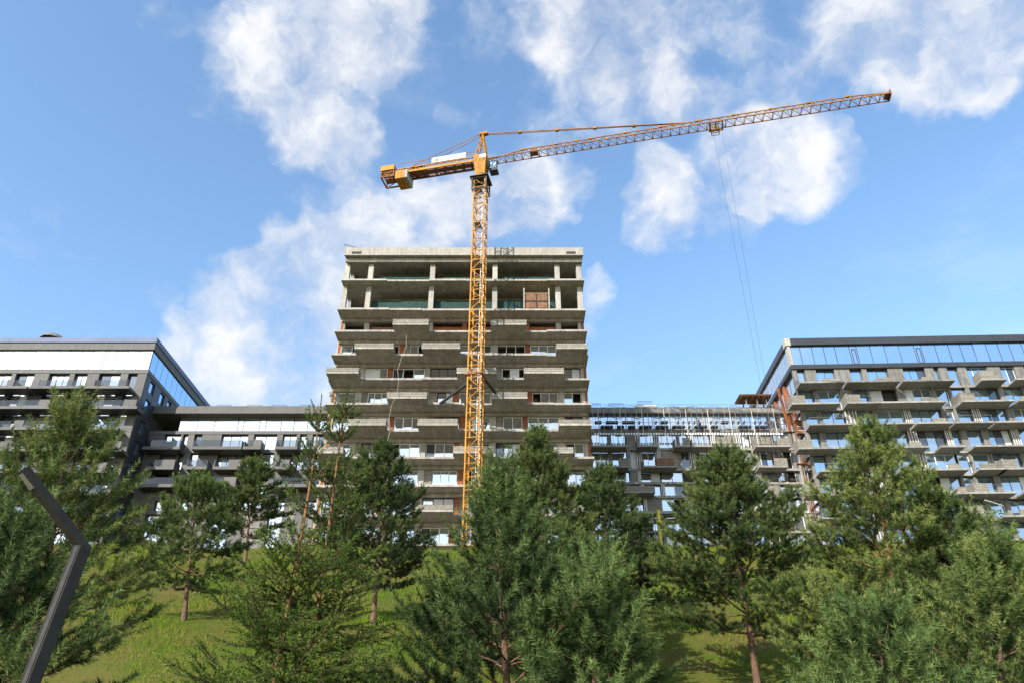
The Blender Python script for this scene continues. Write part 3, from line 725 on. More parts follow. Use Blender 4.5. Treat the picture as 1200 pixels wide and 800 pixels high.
# ------------------------------------------------------------------ tower crane
def crane():
    D = 74.0
    bx, _, _ = P(556, 500, D)
    by = D
    Ztop = P(566, 213, D)[2]; Zj = P(577, 190, D)[2]
    gz = float(hz(bx, by))
    tip = P(1042, 113, 1); dz = (tip[2]-EYE); Dt = (Zj-EYE)/dz
    tipw = Vector((tip[0]*Dt, Dt, Zj)); yaw = math.atan2(tipw.y-by, tipw.x-bx)
    JL = math.hypot(tipw.x-bx, tipw.y-by)
    T = empty('tower_crane', (bx, by, gz), yaw, 'tall yellow tower crane standing before the concrete tower with its long jib over the sky', 'crane')
    m = .70                                          # half width of the mast
    H = Ztop-gz; n = 17; sh = H/n
    box('foundation', T, -2.4, 2.4, -2.4, 2.4, -.5, .25, M_CONC)
    C4 = [(-m, -m), (m, -m), (m, m), (-m, m)]
    for i in range(n):
        z0 = .25+i*sh if i == 0 else i*sh; z1 = (i+1)*sh; zm = (z0+z1)/2
        L = []
        for k in range(4):
            a, b = C4[k], C4[(k+1) % 4]
            for zz in (z1-.05, zm): L.append(((*a, zz), (*b, zz), .075))
        s = bars_mesh('mast_section', T, L, M_YEL)
        for k in range(4):
            a, b = C4[k], C4[(k+1) % 4]
            bar('leg', s, (*a, z0), (*a, z1-.002), .14, M_YEL)
            for q, (u, v) in enumerate(((z0, zm), (zm, z1))):
                p0, p1 = (a, b) if (q+k) % 2 == 0 else (b, a)
                bar('brace', s, (*p0, u+.06), (*p1, v-.06), .06, M_YEL if k != 2 else M_JIB)
        # ladder inside the mast
        x = .12
        bars_mesh('ladder', s, [((x, .4, z0), (x, .4, z1), .05), ((x+.4, .4, z0), (x+.4, .4, z1), .05)]+[((x, .4, z0+q*sh/7), (x+.4, .4, z0+q*sh/7), .035) for q in range(1, 7)], M_GSTEEL)
        if i % 2 == 0: box('landing', s, -.6, .15, -.6, .6, zm+.06, zm+.1, M_GSTEEL)
    # collar tied to the building
    zc = P(558.7, 441, D)[2]-gz
    multi('tie_collar', T, [((-.98, -.98, zc-.12), (.98, -.8, zc+.12)), ((-.98, .8, zc-.12), (.98, .98, zc+.12)), ((-.98, -.798, zc-.12), (-.8, .798, zc+.12)), ((.8, -.798, zc-.12), (.98, .798, zc+.12))], M_RUST)
    inv = Matrix.Rotation(-yaw, 4, 'Z')
    for px, py, fx in ((516, 465, -1), (590, 465, 1), (545, 467, 1)):
        e = TW.hit(px, py, .02); w = TW.O+Vector((e[0], -.02, TZ[5]-.12))
        l = inv @ (w-Vector((bx, by, gz)))
        bar('tie_strut', T, (fx*.8, .8, zc), l, .24, M_DSTEEL)
    # climbing cage and slewing ring
    Zc = H
    L = []
    for k in range(4):
        a = (C4[k][0]*1.3, C4[k][1]*1.3); b = (C4[(k+1) % 4][0]*1.3, C4[(k+1) % 4][1]*1.3)
        L += [((*a, Zc-1.9), (*a, Zc+.05), .14), ((*a, Zc-.05), (*b, Zc-.05), .14), ((*a, Zc-1.85), (*b, Zc-1.85), .1), ((*a, Zc-1.0), (*b, Zc-1.0), .06)]
    bars_mesh('climbing_cage', T, L, M_DSTEEL)
    multi('service_deck', T, [((-1.2, -1.2, Zc+.06), (1.2, 1.2, Zc+.14))], M_DSTEEL)
    zj = Zj-gz
    def cyl(name, r, z0, z1, mm, seg=20, cx=0, cy=0, r2=None):
        r2 = r2 or r
        V = [(cx+r*math.cos(2*math.pi*i/seg), cy+r*math.sin(2*math.pi*i/seg), z0) for i in range(seg)]+[(cx+r2*math.cos(2*math.pi*i/seg), cy+r2*math.sin(2*math.pi*i/seg), z1) for i in range(seg)]
        fs = [(i, (i+1) % seg, seg+(i+1) % seg, seg+i) for i in range(seg)]+[tuple(range(seg-1, -1, -1)), tuple(range(seg, 2*seg))]
        me = bpy.data.meshes.new(name); me.from_pydata(V, [], fs); me.materials.append(mm); return link(name, me, T, (0, 0, 0))
    cyl('slewing_ring', .95, Zc+.142, Zc+.55, M_YEL)
    cyl('slewing_gear', .8, Zc+.552, Zc+.8, M_DSTEEL)
    zt = zj-.5
    # slewing platform: a box frame with tapered cheeks
    V = [(-.6, -.6, Zc+.8), (.6, -.6, Zc+.8), (.6, .6, Zc+.8), (-.6, .6, Zc+.8), (-.82, -.9, zt-.1), (.78, -.9, zt-.1), (.78, .9, zt-.1), (-.82, .9, zt-.1), (-.82, -.9, zj+.55), (.78, -.9, zj+.55), (.78, .9, zj+.55), (-.82, .9, zj+.55)]
    fs = [(3,2,1,0)]+[(i+a, (i+1) % 4+a, (i+1) % 4+a+4, i+a+4) for a in (0, 4) for i in range(4)]+[(8,9,10,11)]
    me = bpy.data.meshes.new('slewing_platform'); me.from_pydata(V, [], fs); me.materials.append(M_YEL); plat = link('slewing_platform', me, T, (0, 0, 0))
    box('name_plate', plat, -.05, .8, -.93, -.905, zj-.1, zj+.4, M_CREAM)
    for sx in (-.5, 0, .5): box('rib', plat, sx-.05, sx+.05, -.935, -.87, zt-.05, zj-.15, M_RUST)
    # operator's cab hung on the jib side
    cab = box('cab', T, .97, 2.0, .2, 1.3, zj-1.5, zj+.1, M_DSTEEL)
    box('cab_window', cab, 1.1, 1.9, .16, .19, zj-1.1, zj-.1, M_GLASSB)
    box('cab_window', cab, 2.005, 2.03, .35, 1.2, zj-1.2, zj-.1, M_GLASSB)
    # cat head
    za = P(569.5, 158, D)[2]-gz
    L = []
    for sx, sy in ((-.8, -.7), (.7, -.7), (.7, .7), (-.8, .7)): L.append(((sx, sy, zj+.55), (.12, sy*.25, za), .15))
    for f in (.3, .6, .82):
        q = [Vector((sx, sy, zj+.55)).lerp(Vector((.12, sy*.25, za)), f) for sx, sy in ((-.8, -.7), (.7, -.7), (.7, .7), (-.8, .7))]
        L += [(q[i], q[(i+1) % 4], .08) for i in range(4)]
    bars_mesh('cat_head', T, L, M_YEL)
    box('head_sheave', T, -.35, .75, -.28, .28, za-.12, za+.22, M_YEL)
    # jib: triangular truss, top chord above two bottom chords
    ns = 11; j0 = 1.0; sl_ = (JL-j0)/ns; hj, wj = 1.15, .62
    zb = zj-.15
    for i in range(ns):
        x0 = j0+i*sl_; x1 = x0+sl_
        last = i == ns-1; h0 = .35 if i == 0 else hj; h1 = hj*.96 if not last else hj*.6
        s = bar('jib_section', T, (x0, 0, zb+h0), (x1, 0, zb+h1), .11, M_JIB); s.name = 'jib_section'
        # the section's own mesh is its top chord; children carry the rest.  undo its turn by parenting through an unturned frame
        M_ = (Matrix.Translation(s.location) @ s.rotation_euler.to_matrix().to_4x4()).inverted()
        def sub(name, p, q, w, mm):
            b = bar(name, T, p, q, w, mm)
            b.parent = s; b.matrix_parent_inverse = M_
        for sy in (-1, 1): sub('bottom_chord', (x0, sy*wj, zb), (x1, sy*wj, zb), .10, M_RUST if sy > 0 else M_JIB)
        k = 4
        for q in range(k):
            u0 = x0+q*sl_/k; u1 = x0+(q+1)*sl_/k; um = (u0+u1)/2
            hh = h0+(h1-h0)*(q+.5)/k
            for sy in (-1, 1):
                sub('brace', (u0, sy*wj, zb), (um, 0, zb+hh), .048, M_JIB); sub('brace', (um, 0, zb+hh), (u1, sy*wj, zb), .048, M_JIB)
            sub('cross_bar', (u0, -wj, zb), (u0, wj, zb), .07, M_RUST)
            sub('brace', (u0, -wj, zb), (u1, wj, zb), .05, M_RUST)
        if i < ns-1:
            sub('joint_plate', (x1-.22, 0, zb+h1+.03), (x1+.22, 0, zb+h1+.03), .22, M_JIB)
    ex = j0+ns*sl_
    multi('jib_end_frame', T, [((ex-.55, -.45, zb+.08), (ex+.0, .45, zb+.4)), ((ex+.01, -.65, zb-.1), (ex+.12, .65, zb+.62))], M_RUST)
    # trolley-winch box near the root
    def jx(px, py):                                   # distance along the jib of a pixel column
        a, b, c = ray(px, py); ca, sa = math.cos(yaw), math.sin(yaw)
        # point (bx+r ca, by+r sa) with x/y = a/b
        k = a/b; return (k*by-bx)/(ca-k*sa)
    xr = jx(626, 178)
    multi('winch_box', T, [((xr-.45, -.4, zb+.08), (xr+.45, .4, zb+.62))], M_RUST)
    # tie bars
    xt = jx(803, 144)
    for sy in (-.12, .12): bar('tie_bar', T, (.3, sy, za), (xt, sy*.5, zb+hj), .085, M_JIB)
    for f in (.18, .37, .56, .75): 
        p = Vector((.3, 0, za)).lerp(Vector((xt, 0, zb+hj)), f); q = Vector((.3, 0, za)).lerp(Vector((xt, 0, zb+hj)), f+.015); bar('tie_coupling', T, p, q, .34, M_JIB)
    # counter jib
    CL = -jx(452, 196)
    zc0 = zj-.35
    L = []
    for sy in (-.75, .75):
        L += [((-.9, sy, zc0+.65), (-CL+2.2, sy, zc0+.65), .14)]
        bar('counter_jib_beam', T, (-.9, sy, zc0), (-CL, sy, zc0), .2, M_YEL if sy < 0 else M_RUST, .3)
        for q in range(9):
            a = -.9-(CL-3.2)*q/9; b = -.9-(CL-3.2)*(q+1)/9
            L += [((a, sy, zc0+.1), (b, sy, zc0+.62), .06), ((b, sy, zc0+.1), (b, sy, zc0+.62), .06)]
    bars_mesh('counter_jib_truss', T, L, M_YEL)
    for q in range(10):
        x = -1.2-(CL-1.6)*q/9.5; bar('cross_beam', T, (x, -.74, zc0), (x, .74, zc0), .13, M_RUST)
        if q: bar('brace', T, (x, -.7, zc0+.02), (x+(CL-1.6)/9.5, .7, zc0+.02), .08, M_RUST)
    box('walkway', T, -CL+3.4, -1.0, -.35, .45, zc0+.07, zc0+.1, M_RUST)
    # rails of the walkway, ropes above
    L = []
    for sy in (-.8, .8):
        L += [((-1, sy, zc0+1.55), (-CL+2.4, sy, zc0+1.55), .045)]+[((-1-q*1.3, sy, zc0+.6), (-1-q*1.3, sy, zc0+1.55), .04) for q in range(int((CL-3)/1.3))]
    bars_mesh('hand_rail', T, L, M_JIB)
    bx_ = multi('banner_board', T, [((jx(548, 182), -.9, zc0+.72), (jx(509, 186), -.84, zc0+1.55))], M_CREAM)
    a0 = jx(511, 186)
    box('printed_mark', bx_, a0+.25, a0+.6, -.912, -.9015, zc0+.9, zc0+1.2, M_DSTEEL)
    for sy in (-.5, .5): bar('tie_bar', T, (-.1, sy*.4, za), (-CL+3.0, sy, zc0+.75), .07, M_JIB)
    box('hoist_winch', T, -CL+3.6, -CL+5.6, -.6, .6, zc0+.12, zc0+1.0, M_RUST)
    # counterweight: slabs hanging in the end frame, yellow ballast box
    for q in range(4):
        box('ballast_slab', T, -CL+2.0+q*.42, -CL+2.38+q*.42, -1.15, 1.15, zc0-1.25, zc0+.05, M_YEL if q < 3 else M_CONC)
    L = []
    for sy in (-1.05, 1.05):
        L += [((-CL, sy, zc0-.6), (-CL+1.9, sy, zc0-.6), .16), ((-CL, sy, zc0-.6), (-CL, sy, zc0+.9), .16), ((-CL+1.7, sy, zc0-.6), (-CL+1.7, sy, zc0+.6), .14), ((-CL, sy, zc0+.15), (-CL+1.8, sy, zc0+.15), .1), ((-CL, sy, zc0-.6), (-CL+1.7, sy, zc0+.5), .08)]
    L += [((-CL, -1.05, zc0-.6), (-CL, 1.05, zc0-.6), .16), ((-CL+1.8, -1.05, zc0-.6), (-CL+1.8, 1.05, zc0-.6), .14)]
    bars_mesh('end_frame', T, L, M_RUST)
    multi('ballast_box', T, [((-CL-.15, -1.2, zc0+.45), (-CL+1.75, 1.2, zc0+1.25))], M_YEL)
    multi('winch_motor', T, [((-CL+.3, -.5, zc0-.5), (-CL+1.4, .5, zc0+.4))], M_RUST)
    # trolley with its little basket, hoist ropes
    xk = jx(838, 150)
    L = [((xk-.7, sy, zb-.16), (xk+1.0, sy, zb-.16), .16) for sy in (-.75, .75)]+[((xk+q, -.75, zb-.16), (xk+q, .75, zb-.16), .14) for q in (-.6, .1, .9)]
    tr = bars_mesh('trolley', T, L, M_JIB)
    L = []
    for zz in (-.35, -.75, -1.15):
        q = [(xk-.5, -.5), (xk+.4, -.5), (xk+.4, .5), (xk-.5, .5)]
        L += [((*q[i], zb+zz), (*q[(i+1) % 4], zb+zz), .07) for i in range(4)]
    L += [((x_, y_, zb-.2), (x_, y_, zb-1.15), .06) for x_, y_ in ((xk-.5, -.5), (xk+.4, -.5), (xk+.4, .5), (xk-.5, .5))]
    bars_mesh('maintenance_basket', tr, L, M_JIB)
    for dx in (-.32, .72):
        pts = [(xk+dx, 0, zb-.2), (xk+dx*.3, 0, 2.0)]
        bar('hoist_rope', T, pts[0], pts[1], .022, M_DSTEEL)
    hk = box('hook_block', T, xk-.2, xk+.3, -.12, .12, 1.2, 2.0, M_RUST)
    bars_mesh('hook', hk, [((xk+.05, 0, 1.2), (xk+.05, 0, .8), .1), ((xk+.05, 0, .8), (xk+.3, 0, .6), .1), ((xk+.3, 0, .6), (xk+.4, 0, .85), .08)], M_DSTEEL)
crane()

# ------------------------------------------------------------------ things of the building site
def site():
    # plywood hoist cage on the second slab of the tower
    z = TZ[1]; x0, x1 = TW.x(615.5, 350), TW.x(642, 350)
    T = empty('loading_cage', TW.O+Vector(((x0+x1)/2, .4, 0)), 0, 'brown plywood cage between pale posts high at the tower\'s front edge', 'cage')
    T.location.z = LEVEL(z)
    h = 2.15; w = (x1-x0)/2
    for a in (-1, 0):
        for b in (0, 1): box('panel', T, a*w+.06, (a+1)*w-.06, -.3, -.24, .12+b*h/2, .06+(b+1)*h/2-.06, M_PLY)
    box('panel', T, -w, w, 1.4, 1.46, .1, h, M_PLY)
    box('roof', T, -w-.05, w+.05, -.35, 1.5, h+.02, h+.12, M_WOOD)
    for a in (-w, w): box('side', T, a-.03, a+.03, -.2, 1.38, .1, h, M_PLY); 
    for a in (-w-.15, w+.15): box('post', T, a-.07, a+.07, -.35, -.21, 0, h+.85, M_COL)
    bars_mesh('cross_brace', T, [((0, -.33, .1), (0, -.33, h), .1), ((-w, -.33, h*.5), (w, -.33, h*.5), .09)], M_DSTEEL)
    # timber stack on balcony
    x0, x1 = TW.x(597, 372, -1.3), TW.x(612, 372, -1.3); z = TZ[2]-.029
    T = empty('plank_stack', TW.O+Vector(((x0+x1)/2, -.7, 0)), 0, 'short stack of light timber planks on the upper block balcony right of the crane mast', 'planks')
    T.location.z = LEVEL(TZ[2])-.03
    for i in range(3):
        for j in range(3): box('plank', T, -.85+.05*i, .8-.06*j, -.3+j*.2, -.12+j*.2, .001+i*.2, .185+i*.2, M_WOOD)
    # rod standing out from the roof corner
    T = empty('roof_rod', TW.O+Vector((TW.x(424, 290), .3, 0)), 0, 'thin dark steel rod leaning out over the left roof corner of the concrete tower', 'rod')
    T.location.z = LEVEL(TTOP)
    bars_mesh('rod', T, [((0, 0, 0), (-2.3, 0, .75), .06), ((-2.3, 0, .75), (-2.35, 0, .35), .04)], M_DSTEEL)
    # rope down the tower's front
    a = TW.hit(476, 393, -1.9); b = TW.hit(452, 520, -1.9)
    T = empty('hanging_rope', TW.O+Vector((a[0], -1.9, 0)), 0, 'thin pale rope hanging down the left half of the concrete tower', 'rope'); T.location.z = LEVEL(a[1])
    L = []; p = Vector((0, 0, 0)); tgt = Vector((b[0]-a[0], 0, b[1]-a[1]))
    pts = [tgt*(i/9)+Vector((.25*math.sin(i*1.7), 0, 0)) for i in range(10)]
    bars_mesh('rope', T, [(pts[i], pts[i+1], .035) for i in range(9)], M_COL)
    # brown cargo on the right wing's balcony
    x0, x1 = RW.x(768, 540, -1.2), RW.x(789, 540, -1.2); h = RW.hit(780, 545.5, -2.0)
    T = empty('board_stack', RW.O+Vector(((x0+x1)/2, -1.2, 0)), 0, 'reddish brown stack of boards lying on a slab balcony of the unfinished wing', 'boards'); T.location.z = LEVEL(h[1])+.27
    for i in range(5): box('board', T, -(x1-x0)/2+.07*(i % 2), (x1-x0)/2-.05*((i+1) % 2), -.5, .5, .003+i*.2, .19+i*.2, M_PLY)
    # scaffold before the top storey of the right wing
    z0 = LEVEL(RW.z(506, -.6, 780)); z1 = LEVEL(RW.z(476, -.6, 780))
    xa, xb = RW.x(694, 490, -.6), RW.x(912, 490, -.6)
    T = empty('facade_scaffold', RW.O+Vector(((xa+xb)/2, -.9, 0)), 0, 'white tube scaffold with dark plank decks across the top storey of the unfinished wing', 'scaffold'); T.location.z = z0
    n = 34; W_ = (xb-xa)/2; H = z1-z0; rg = random.Random(2)
    for i in range(n+1):
        x = -W_+2*W_*i/n
        bar('standard', T, (x, -.35, -.9), (x, -.35, H-.3+rg.uniform(-.3, .3)), .05, (M_GSTEEL, M_WHITE, M_GSTEEL, M_BLUE)[i % 4])
    for zz in (.9, 1.75, H-.35): bar('ledger', T, (-W_, -.36, zz+.35), (W_, -.36, zz+.35), .05, M_GSTEEL)
    for lvl in (.55, 1.25):
        i = 0
        while i < n:
            k = rg.choice([1, 1, 2, 3])
            if rg.random() < .8:
                x0 = -W_+2*W_*i/n+.3; x1 = -W_+2*W_*min(n, i+k)/n-.3
                box('deck_plank', T, x0, x1, -.3, .35, lvl, lvl+.26, M_DSTEEL)
            i += k
    for i in range(n*2): box('toe_board', T, -W_+W_*i/n+.1, -W_+W_*i/n+.34, -.5, -.44, -.72, -.4, M_WHITE)
    for i in range(9):
        x = -W_+2*W_*(i+.2)/9; bar('diagonal', T, (x, -.42, H-.65), (x+2, -.42, H-.2), .05, M_WOOD); bar('diagonal', T, (x+2, -.42, H-.2), (x+4, -.42, H-.65), .05, M_WOOD)
    # worker on the scaffold: one body with helmet and vest
    wx = RW.x(820, 498, -1.) - (xa+xb)/2
    person((T.location.x+wx, RW.O.y-.85, z0+.16+.0), 'person in dark work clothes and orange vest standing on the scaffold of the unfinished wing')
    # canopy and rust-red hoist at the corner of the right block
    h = RB.hit(886, 470, -2.5)
    o = RW.O
    x0, x1 = RW.x(867, 462, -1.5), RW.x(904, 462, -1.5); zz = LEVEL(RW.z(463, -1.5, 886)); zr = LEVEL(RW.z(475.3, 0, 800))
    T = empty('roof_canopy', (o.x+(x0+x1)/2, o.y+.2, zr), 0, 'small dark flat canopy on posts above the roof beside the right block', 'canopy')
    w = (x1-x0)/2; hh = zz-zr
    multi('canopy_roof', T, [((-w, -1.7, hh), (w, 1.2, hh+.12)), ((-w-.05, -1.78, hh+.121), (w+.05, 1.25, hh+.22))], M_RUST)
    for a in (-w*.5, w*.2, w*.8):
        for b in (-.5, 1.0): box('post', T, a-.08, a+.08, b-.08, b+.08, 0, hh-.002, M_CREAM if b < 0 else M_DSTEEL)
    for i in range(6): box('rafter', T, -w+.15+i*w*.38, -w+.25+i*w*.38, -1.6, 1.1, hh-.12, hh-.003, M_WOOD)
    x0 = RW.x(928, 470, -2.); z0 = LEVEL(RW.z(605, -2., 930)); zt = LEVEL(RW.z(468, -2., 925))
    T = empty('material_hoist', (o.x+x0, o.y-2.2, ZB), R_(8), 'rusty orange material hoist mast climbing the corner between wing and right block', 'hoist')
    Hh = zt-ZB; L = []
    for sx in (-.35, .35):
        for sy in (-.3, .3): bar('mast_leg', T, (sx, sy, 0), (sx, sy, Hh), .09, M_RUST if sy > 0 else M_ORANGE)
    k = int(Hh/1.1)
    for i in range(k):
        bar('brace', T, (-.35, -.32, i*1.1), (.35, -.32, (i+1)*1.1), .06, M_ORANGE); bar('brace', T, (-.35, -.33, i*1.1), (.35, -.33, i*1.1), .06, M_ORANGE)
    zc = LEVEL(RW.z(512, -2., 925))-ZB
    car = box('hoist_car', T, -.75, .75, -1.2, -.36, zc, zc+1.9, M_RUST)
    box('car_roof', car, -.85, .85, -1.3, -.3, zc+1.902, zc+2.0, M_ORANGE)
    bars_mesh('car_rail', car, [((-.75, -1.23, zc+1.0), (.75, -1.23, zc+1.0), .07), ((-.75, -1.23, zc+.4), (.75, -1.23, zc+.4), .06)], M_WHITE)
    zc2 = LEVEL(RW.z(547, -2., 925))-ZB
    deck = box('landing_deck', T, -1.6, 1.2, -.9, -.35, zc2, zc2+.15, M_ORANGE)
    bars_mesh('landing_rail', deck, [((-1.6, -.9, zc2+1.1), (1.2, -.9, zc2+1.1), .06), ((-1.6, -.9, zc2), (-1.6, -.9, zc2+1.1), .06), ((1.2, -.9, zc2), (1.2, -.9, zc2+1.1), .06)], M_BLUE)
    # leaning orange plates on the right block's flank
    for i, (pa, pb, lab) in enumerate((((913, 452), (926, 505), 'long rusty orange plank leaning against the left flank of the right block'), ((920, 450), (929, 470), 'short rusty orange plank beside the long one at the right block\'s corner'))):
        a = RW.hit(*pa, -3.2); b = RW.hit(*pb, -3.2)
        T = empty('leaning_plank', (o.x+b[0], o.y-3.2, LEVEL(b[1])), 0, lab, 'plank')
        bar('plank_board', T, (0, 0, 0), (a[0]-b[0], 0.6, a[1]-b[1]), .5 if i == 0 else .3, M_ORANGE, .12)
    # yellow rubble chute
    a = RW.hit(771, 597, -2.6); b = RW.hit(775, 645, -2.6)
    T = empty('rubble_chute', (o.x+b[0], o.y-2.6, LEVEL(b[1])), 0, 'yellow tubular rubble chute hanging down the lower floors of the unfinished wing', 'chute')
    n = 8; up = Vector((a[0]-b[0], 0, a[1]-b[1]))
    for i in range(n):
        p0 = up*(i/n); p1 = up*((i+.93)/n)
        V, F = tube_arrays([([p0, p0+(p1-p0)*.5, p1], [.24, .27, .33])], 10)
        link('chute_segment', np_mesh('chute_segment', V, F, M_CHUTE), T, (0, 0, 0))
    # boom lift seen at the right edge: white ladder frame with blue deck
    p = RB.hit(1176, 650, -5.); w0 = RB.O+RB.ax*p[0]+RB.ay*(-5.)
    T = empty('white_ladder_frame', (w0.x, w0.y, ZB), 0, 'white leaning ladder tower with a blue deck before the lower right block', 'ladder')
    L = []
    q = RB.hit(1162, 610, -5.); hgt = 8.2
    for sx in (-.4, .4): bar('rail', T, (sx, 0, 0), (sx-2.6, 1.5, hgt), .1, M_WHITE)
    for i in range(1, 15): f = i/15; bar('rung', T, (-.4-2.6*f, 1.5*f, hgt*f), (.4-2.6*f, 1.5*f, hgt*f), .07, M_WHITE)
    box('deck', T, -5.2, -1.2, .8, 1.5, hgt*.72, hgt*.72+.18, M_BLUE)
    # stray pale board lying over a balcony of the right block
    a = RB.hit(1154, 585.5, -2.6); b = RB.hit(1177, 590.5, -2.6); w0 = RB.O+RB.ax*a[0]+RB.ay*(-2.6)
    T = empty('loose_board', (w0.x, w0.y, LEVEL(a[1])), RB.yaw, 'pale board sticking out over a low balcony of the right block', 'board')
    bar('board', T, (0, 0, 0), (b[0]-a[0], .5, b[1]-a[1]), .25, M_CREAM, .05)


def person(loc, label):
    T = empty('person', loc, R_(190), label, 'person')
    # skin-modified skeleton, one continuous surface
    J = [(0,0,.95),(0,0,1.12),(0,0,1.32),(0,0,1.45),(0,-.02,1.53),(0,-.03,1.66),(0,-.03,1.75),
         (.19,0,1.40),(.27,-.05,1.14),(.24,-.25,1.0),(.23,-.33,.97),(-.19,0,1.40),(-.28,-.02,1.13),(-.27,-.16,.93),(-.26,-.22,.86),
         (.1,0,.9),(.12,-.03,.5),(.13,.02,.09),(.14,-.14,.04),(-.1,0,.9),(-.13,-.02,.5),(-.16,.04,.09),(-.18,-.12,.04)]
    E = [(0,1),(1,2),(2,3),(3,4),(4,5),(5,6),(2,7),(7,8),(8,9),(9,10),(2,11),(11,12),(12,13),(13,14),(0,15),(15,16),(16,17),(17,18),(0,19),(19,20),(20,21),(21,22)]
    Rd = [.15,.15,.17,.08,.06,.10,.07,.075,.055,.045,.04,.075,.055,.045,.04,.1,.075,.05,.045,.1,.075,.05,.045]
    me = bpy.data.meshes.new('body'); me.from_pydata(J, E, []); me.materials.append(M_DSTEEL)
    o = link('body', me, T, (0, 0, 0)); sk = o.modifiers.new('skin', 'SKIN'); ss = o.modifiers.new('sub', 'SUBSURF'); ss.levels = ss.render_levels = 1
    for v, r in zip(me.skin_vertices[0].data, Rd): v.radius = (r, r)
    me.skin_vertices[0].data[0].use_root = True
    V, F = tube_arrays([([(0,0,1.0),(0,0,1.15),(0,0,1.36),(0,0,1.44)], [.18,.185,.205,.12])], 12)
    link('vest', np_mesh('vest', V, F, M_ORANGE), T, (0, 0, 0))
    V, F = tube_arrays([([(0,-.03,1.70),(0,-.03,1.76),(0,-.03,1.83),(0,-.03,1.86)], [.14,.125,.09,.01])], 12)
    link('helmet', np_mesh('helmet', V, F, M_CREAM), T, (0, 0, 0))
site()

# ------------------------------------------------------------------ street lamp
def lamp():
    p1 = Vector(P(97, 640, 6.2)); g = float(hz(p1.x, p1.y))
    lean = .10
    p0 = Vector((p1.x-(p1.z-g)*lean, p1.y, g)); pe = Vector(P(27, 549, 5.75))
    T = empty('street_lamp', p0, 0, 'dark square-section street lamp with bent head at the lower left', 'street lamp')
    w = .052
    def prism(name, parent, a, b, hw, hd, m, hint, bev=.008):
        a = Vector(a); b = Vector(b); d = (b-a).normalized(); s = d.cross(Vector(hint)).normalized(); u = s.cross(d).normalized()
        prof = [(-hw+bev, -hd), (hw-bev, -hd), (hw, -hd+bev), (hw, hd-bev), (hw-bev, hd), (-hw+bev, hd), (-hw, hd-bev), (-hw, -hd+bev)]
        V = [p+s*x+u*y for p in (a, b) for x, y in prof]; fs = [(i, (i+1) % 8, 8+(i+1) % 8, 8+i) for i in range(8)]+[tuple(range(7, -1, -1)), tuple(range(8, 16))]
        me = bpy.data.meshes.new(name); me.from_pydata([v-a for v in V], [], fs); me.materials.append(m)
        o = link(name, me, parent, a); return o, s, u, d
    a = Vector((0, 0, 0)); b = p1-p0; e = pe-p0
    ang = Vector((-.55, -.8, 0))
    post, s, u, d = prism('post', T, a, b, w, w, M_LAMP, ang)
    for k in (-1, 1):
        prism('edge_trim', post, a+s*(w-.012)*k+u*(w+.001), b+s*(w-.012)*k+u*(w+.001), .006, .004, M_LAMP, ang, .001)
    hd, s2, u2, d2 = prism('arm', T, b-(e-b).normalized()*.05, e, w, .034, M_LAMP, (0, 0, 1))
    f0 = e-d2*.17; f1 = e-d2*.025
    sgn = -1 if u2.z > 0 else 1
    prism('lamp_diffuser', hd, f0+u2*sgn*.035, f1+u2*sgn*.035, w*.72, .004, M_LED, (0, 0, 1), .001)
    box('base_plate', T, -.14, .14, -.14, .14, -.05, .015, M_LAMP)
lamp()

# ------------------------------------------------------------------ conifers
def norm(a): return a/(np.linalg.norm(a, axis=-1, keepdims=True)+1e-9)
def needles(rng, Pn, Dn, Ln, n, nl, w, fwd=.75, tint=None, flat=0.):
    """n needles round each shoot: one thin blade each"""
    S = len(Pn); Pn = np.repeat(Pn, n, 0); D = np.repeat(Dn, n, 0); L = np.repeat(Ln, n); M = S*n
    ref = np.where(np.abs(D[:, 2:3]) < .9, np.array([[0, 0, 1.]]), np.array([[1., 0, 0]]))
    e1 = norm(np.cross(D, ref)); e2 = np.cross(e1, D)
    t = rng.random(M); ph = rng.random(M)*2*np.pi
    a = fwd*(1.2-.4*t)+rng.normal(0, .12, M)          # angle off the shoot shrinks towards its tip
    a = np.clip(a, .12, 1.5)
    cx, cy = np.cos(ph), np.sin(ph)*(1-flat)+.25*flat
    rad = norm(cx[:, None]*e1+cy[:, None]*e2)
    nd = norm(np.cos(a)[:, None]*D+np.sin(a)[:, None]*rad)
    base = Pn+D*(t*L)[:, None]
    ln = nl*(.75+.5*rng.random(M))
    side = norm(np.cross(nd, rng.normal(0, 1, (M, 3))))*w/2
    V = np.stack([base-side, base+side, base+nd*ln[:, None]], 1).reshape(-1, 3)
    F = np.arange(M*3).reshape(-1, 3)
    tn = np.clip(np.repeat(tint, n)+rng.normal(0, .07, M)+.12*(t-.5), 0, 1)
    return V, F, tn

def branch_curve(p, az, el, L, curl, n=6, rg=None):
    pts = [np.array(p, float)]; e = el; a = az
    for i in range(n-1):
        e2 = e+curl*(i/(n-1))
        d = np.array([math.cos(a)*math.cos(e2), math.sin(a)*math.cos(e2), math.sin(e2)])
        pts.append(pts[-1]+d*L/(n-1)); a += rg.gauss(0, .07)
    return np.array(pts)
def along(pts, s):
    i = min(int(s*(len(pts)-1)), len(pts)-2); f = s*(len(pts)-1)-i
    return pts[i]*(1-f)+pts[i+1]*f, norm(pts[i+1]-pts[i])

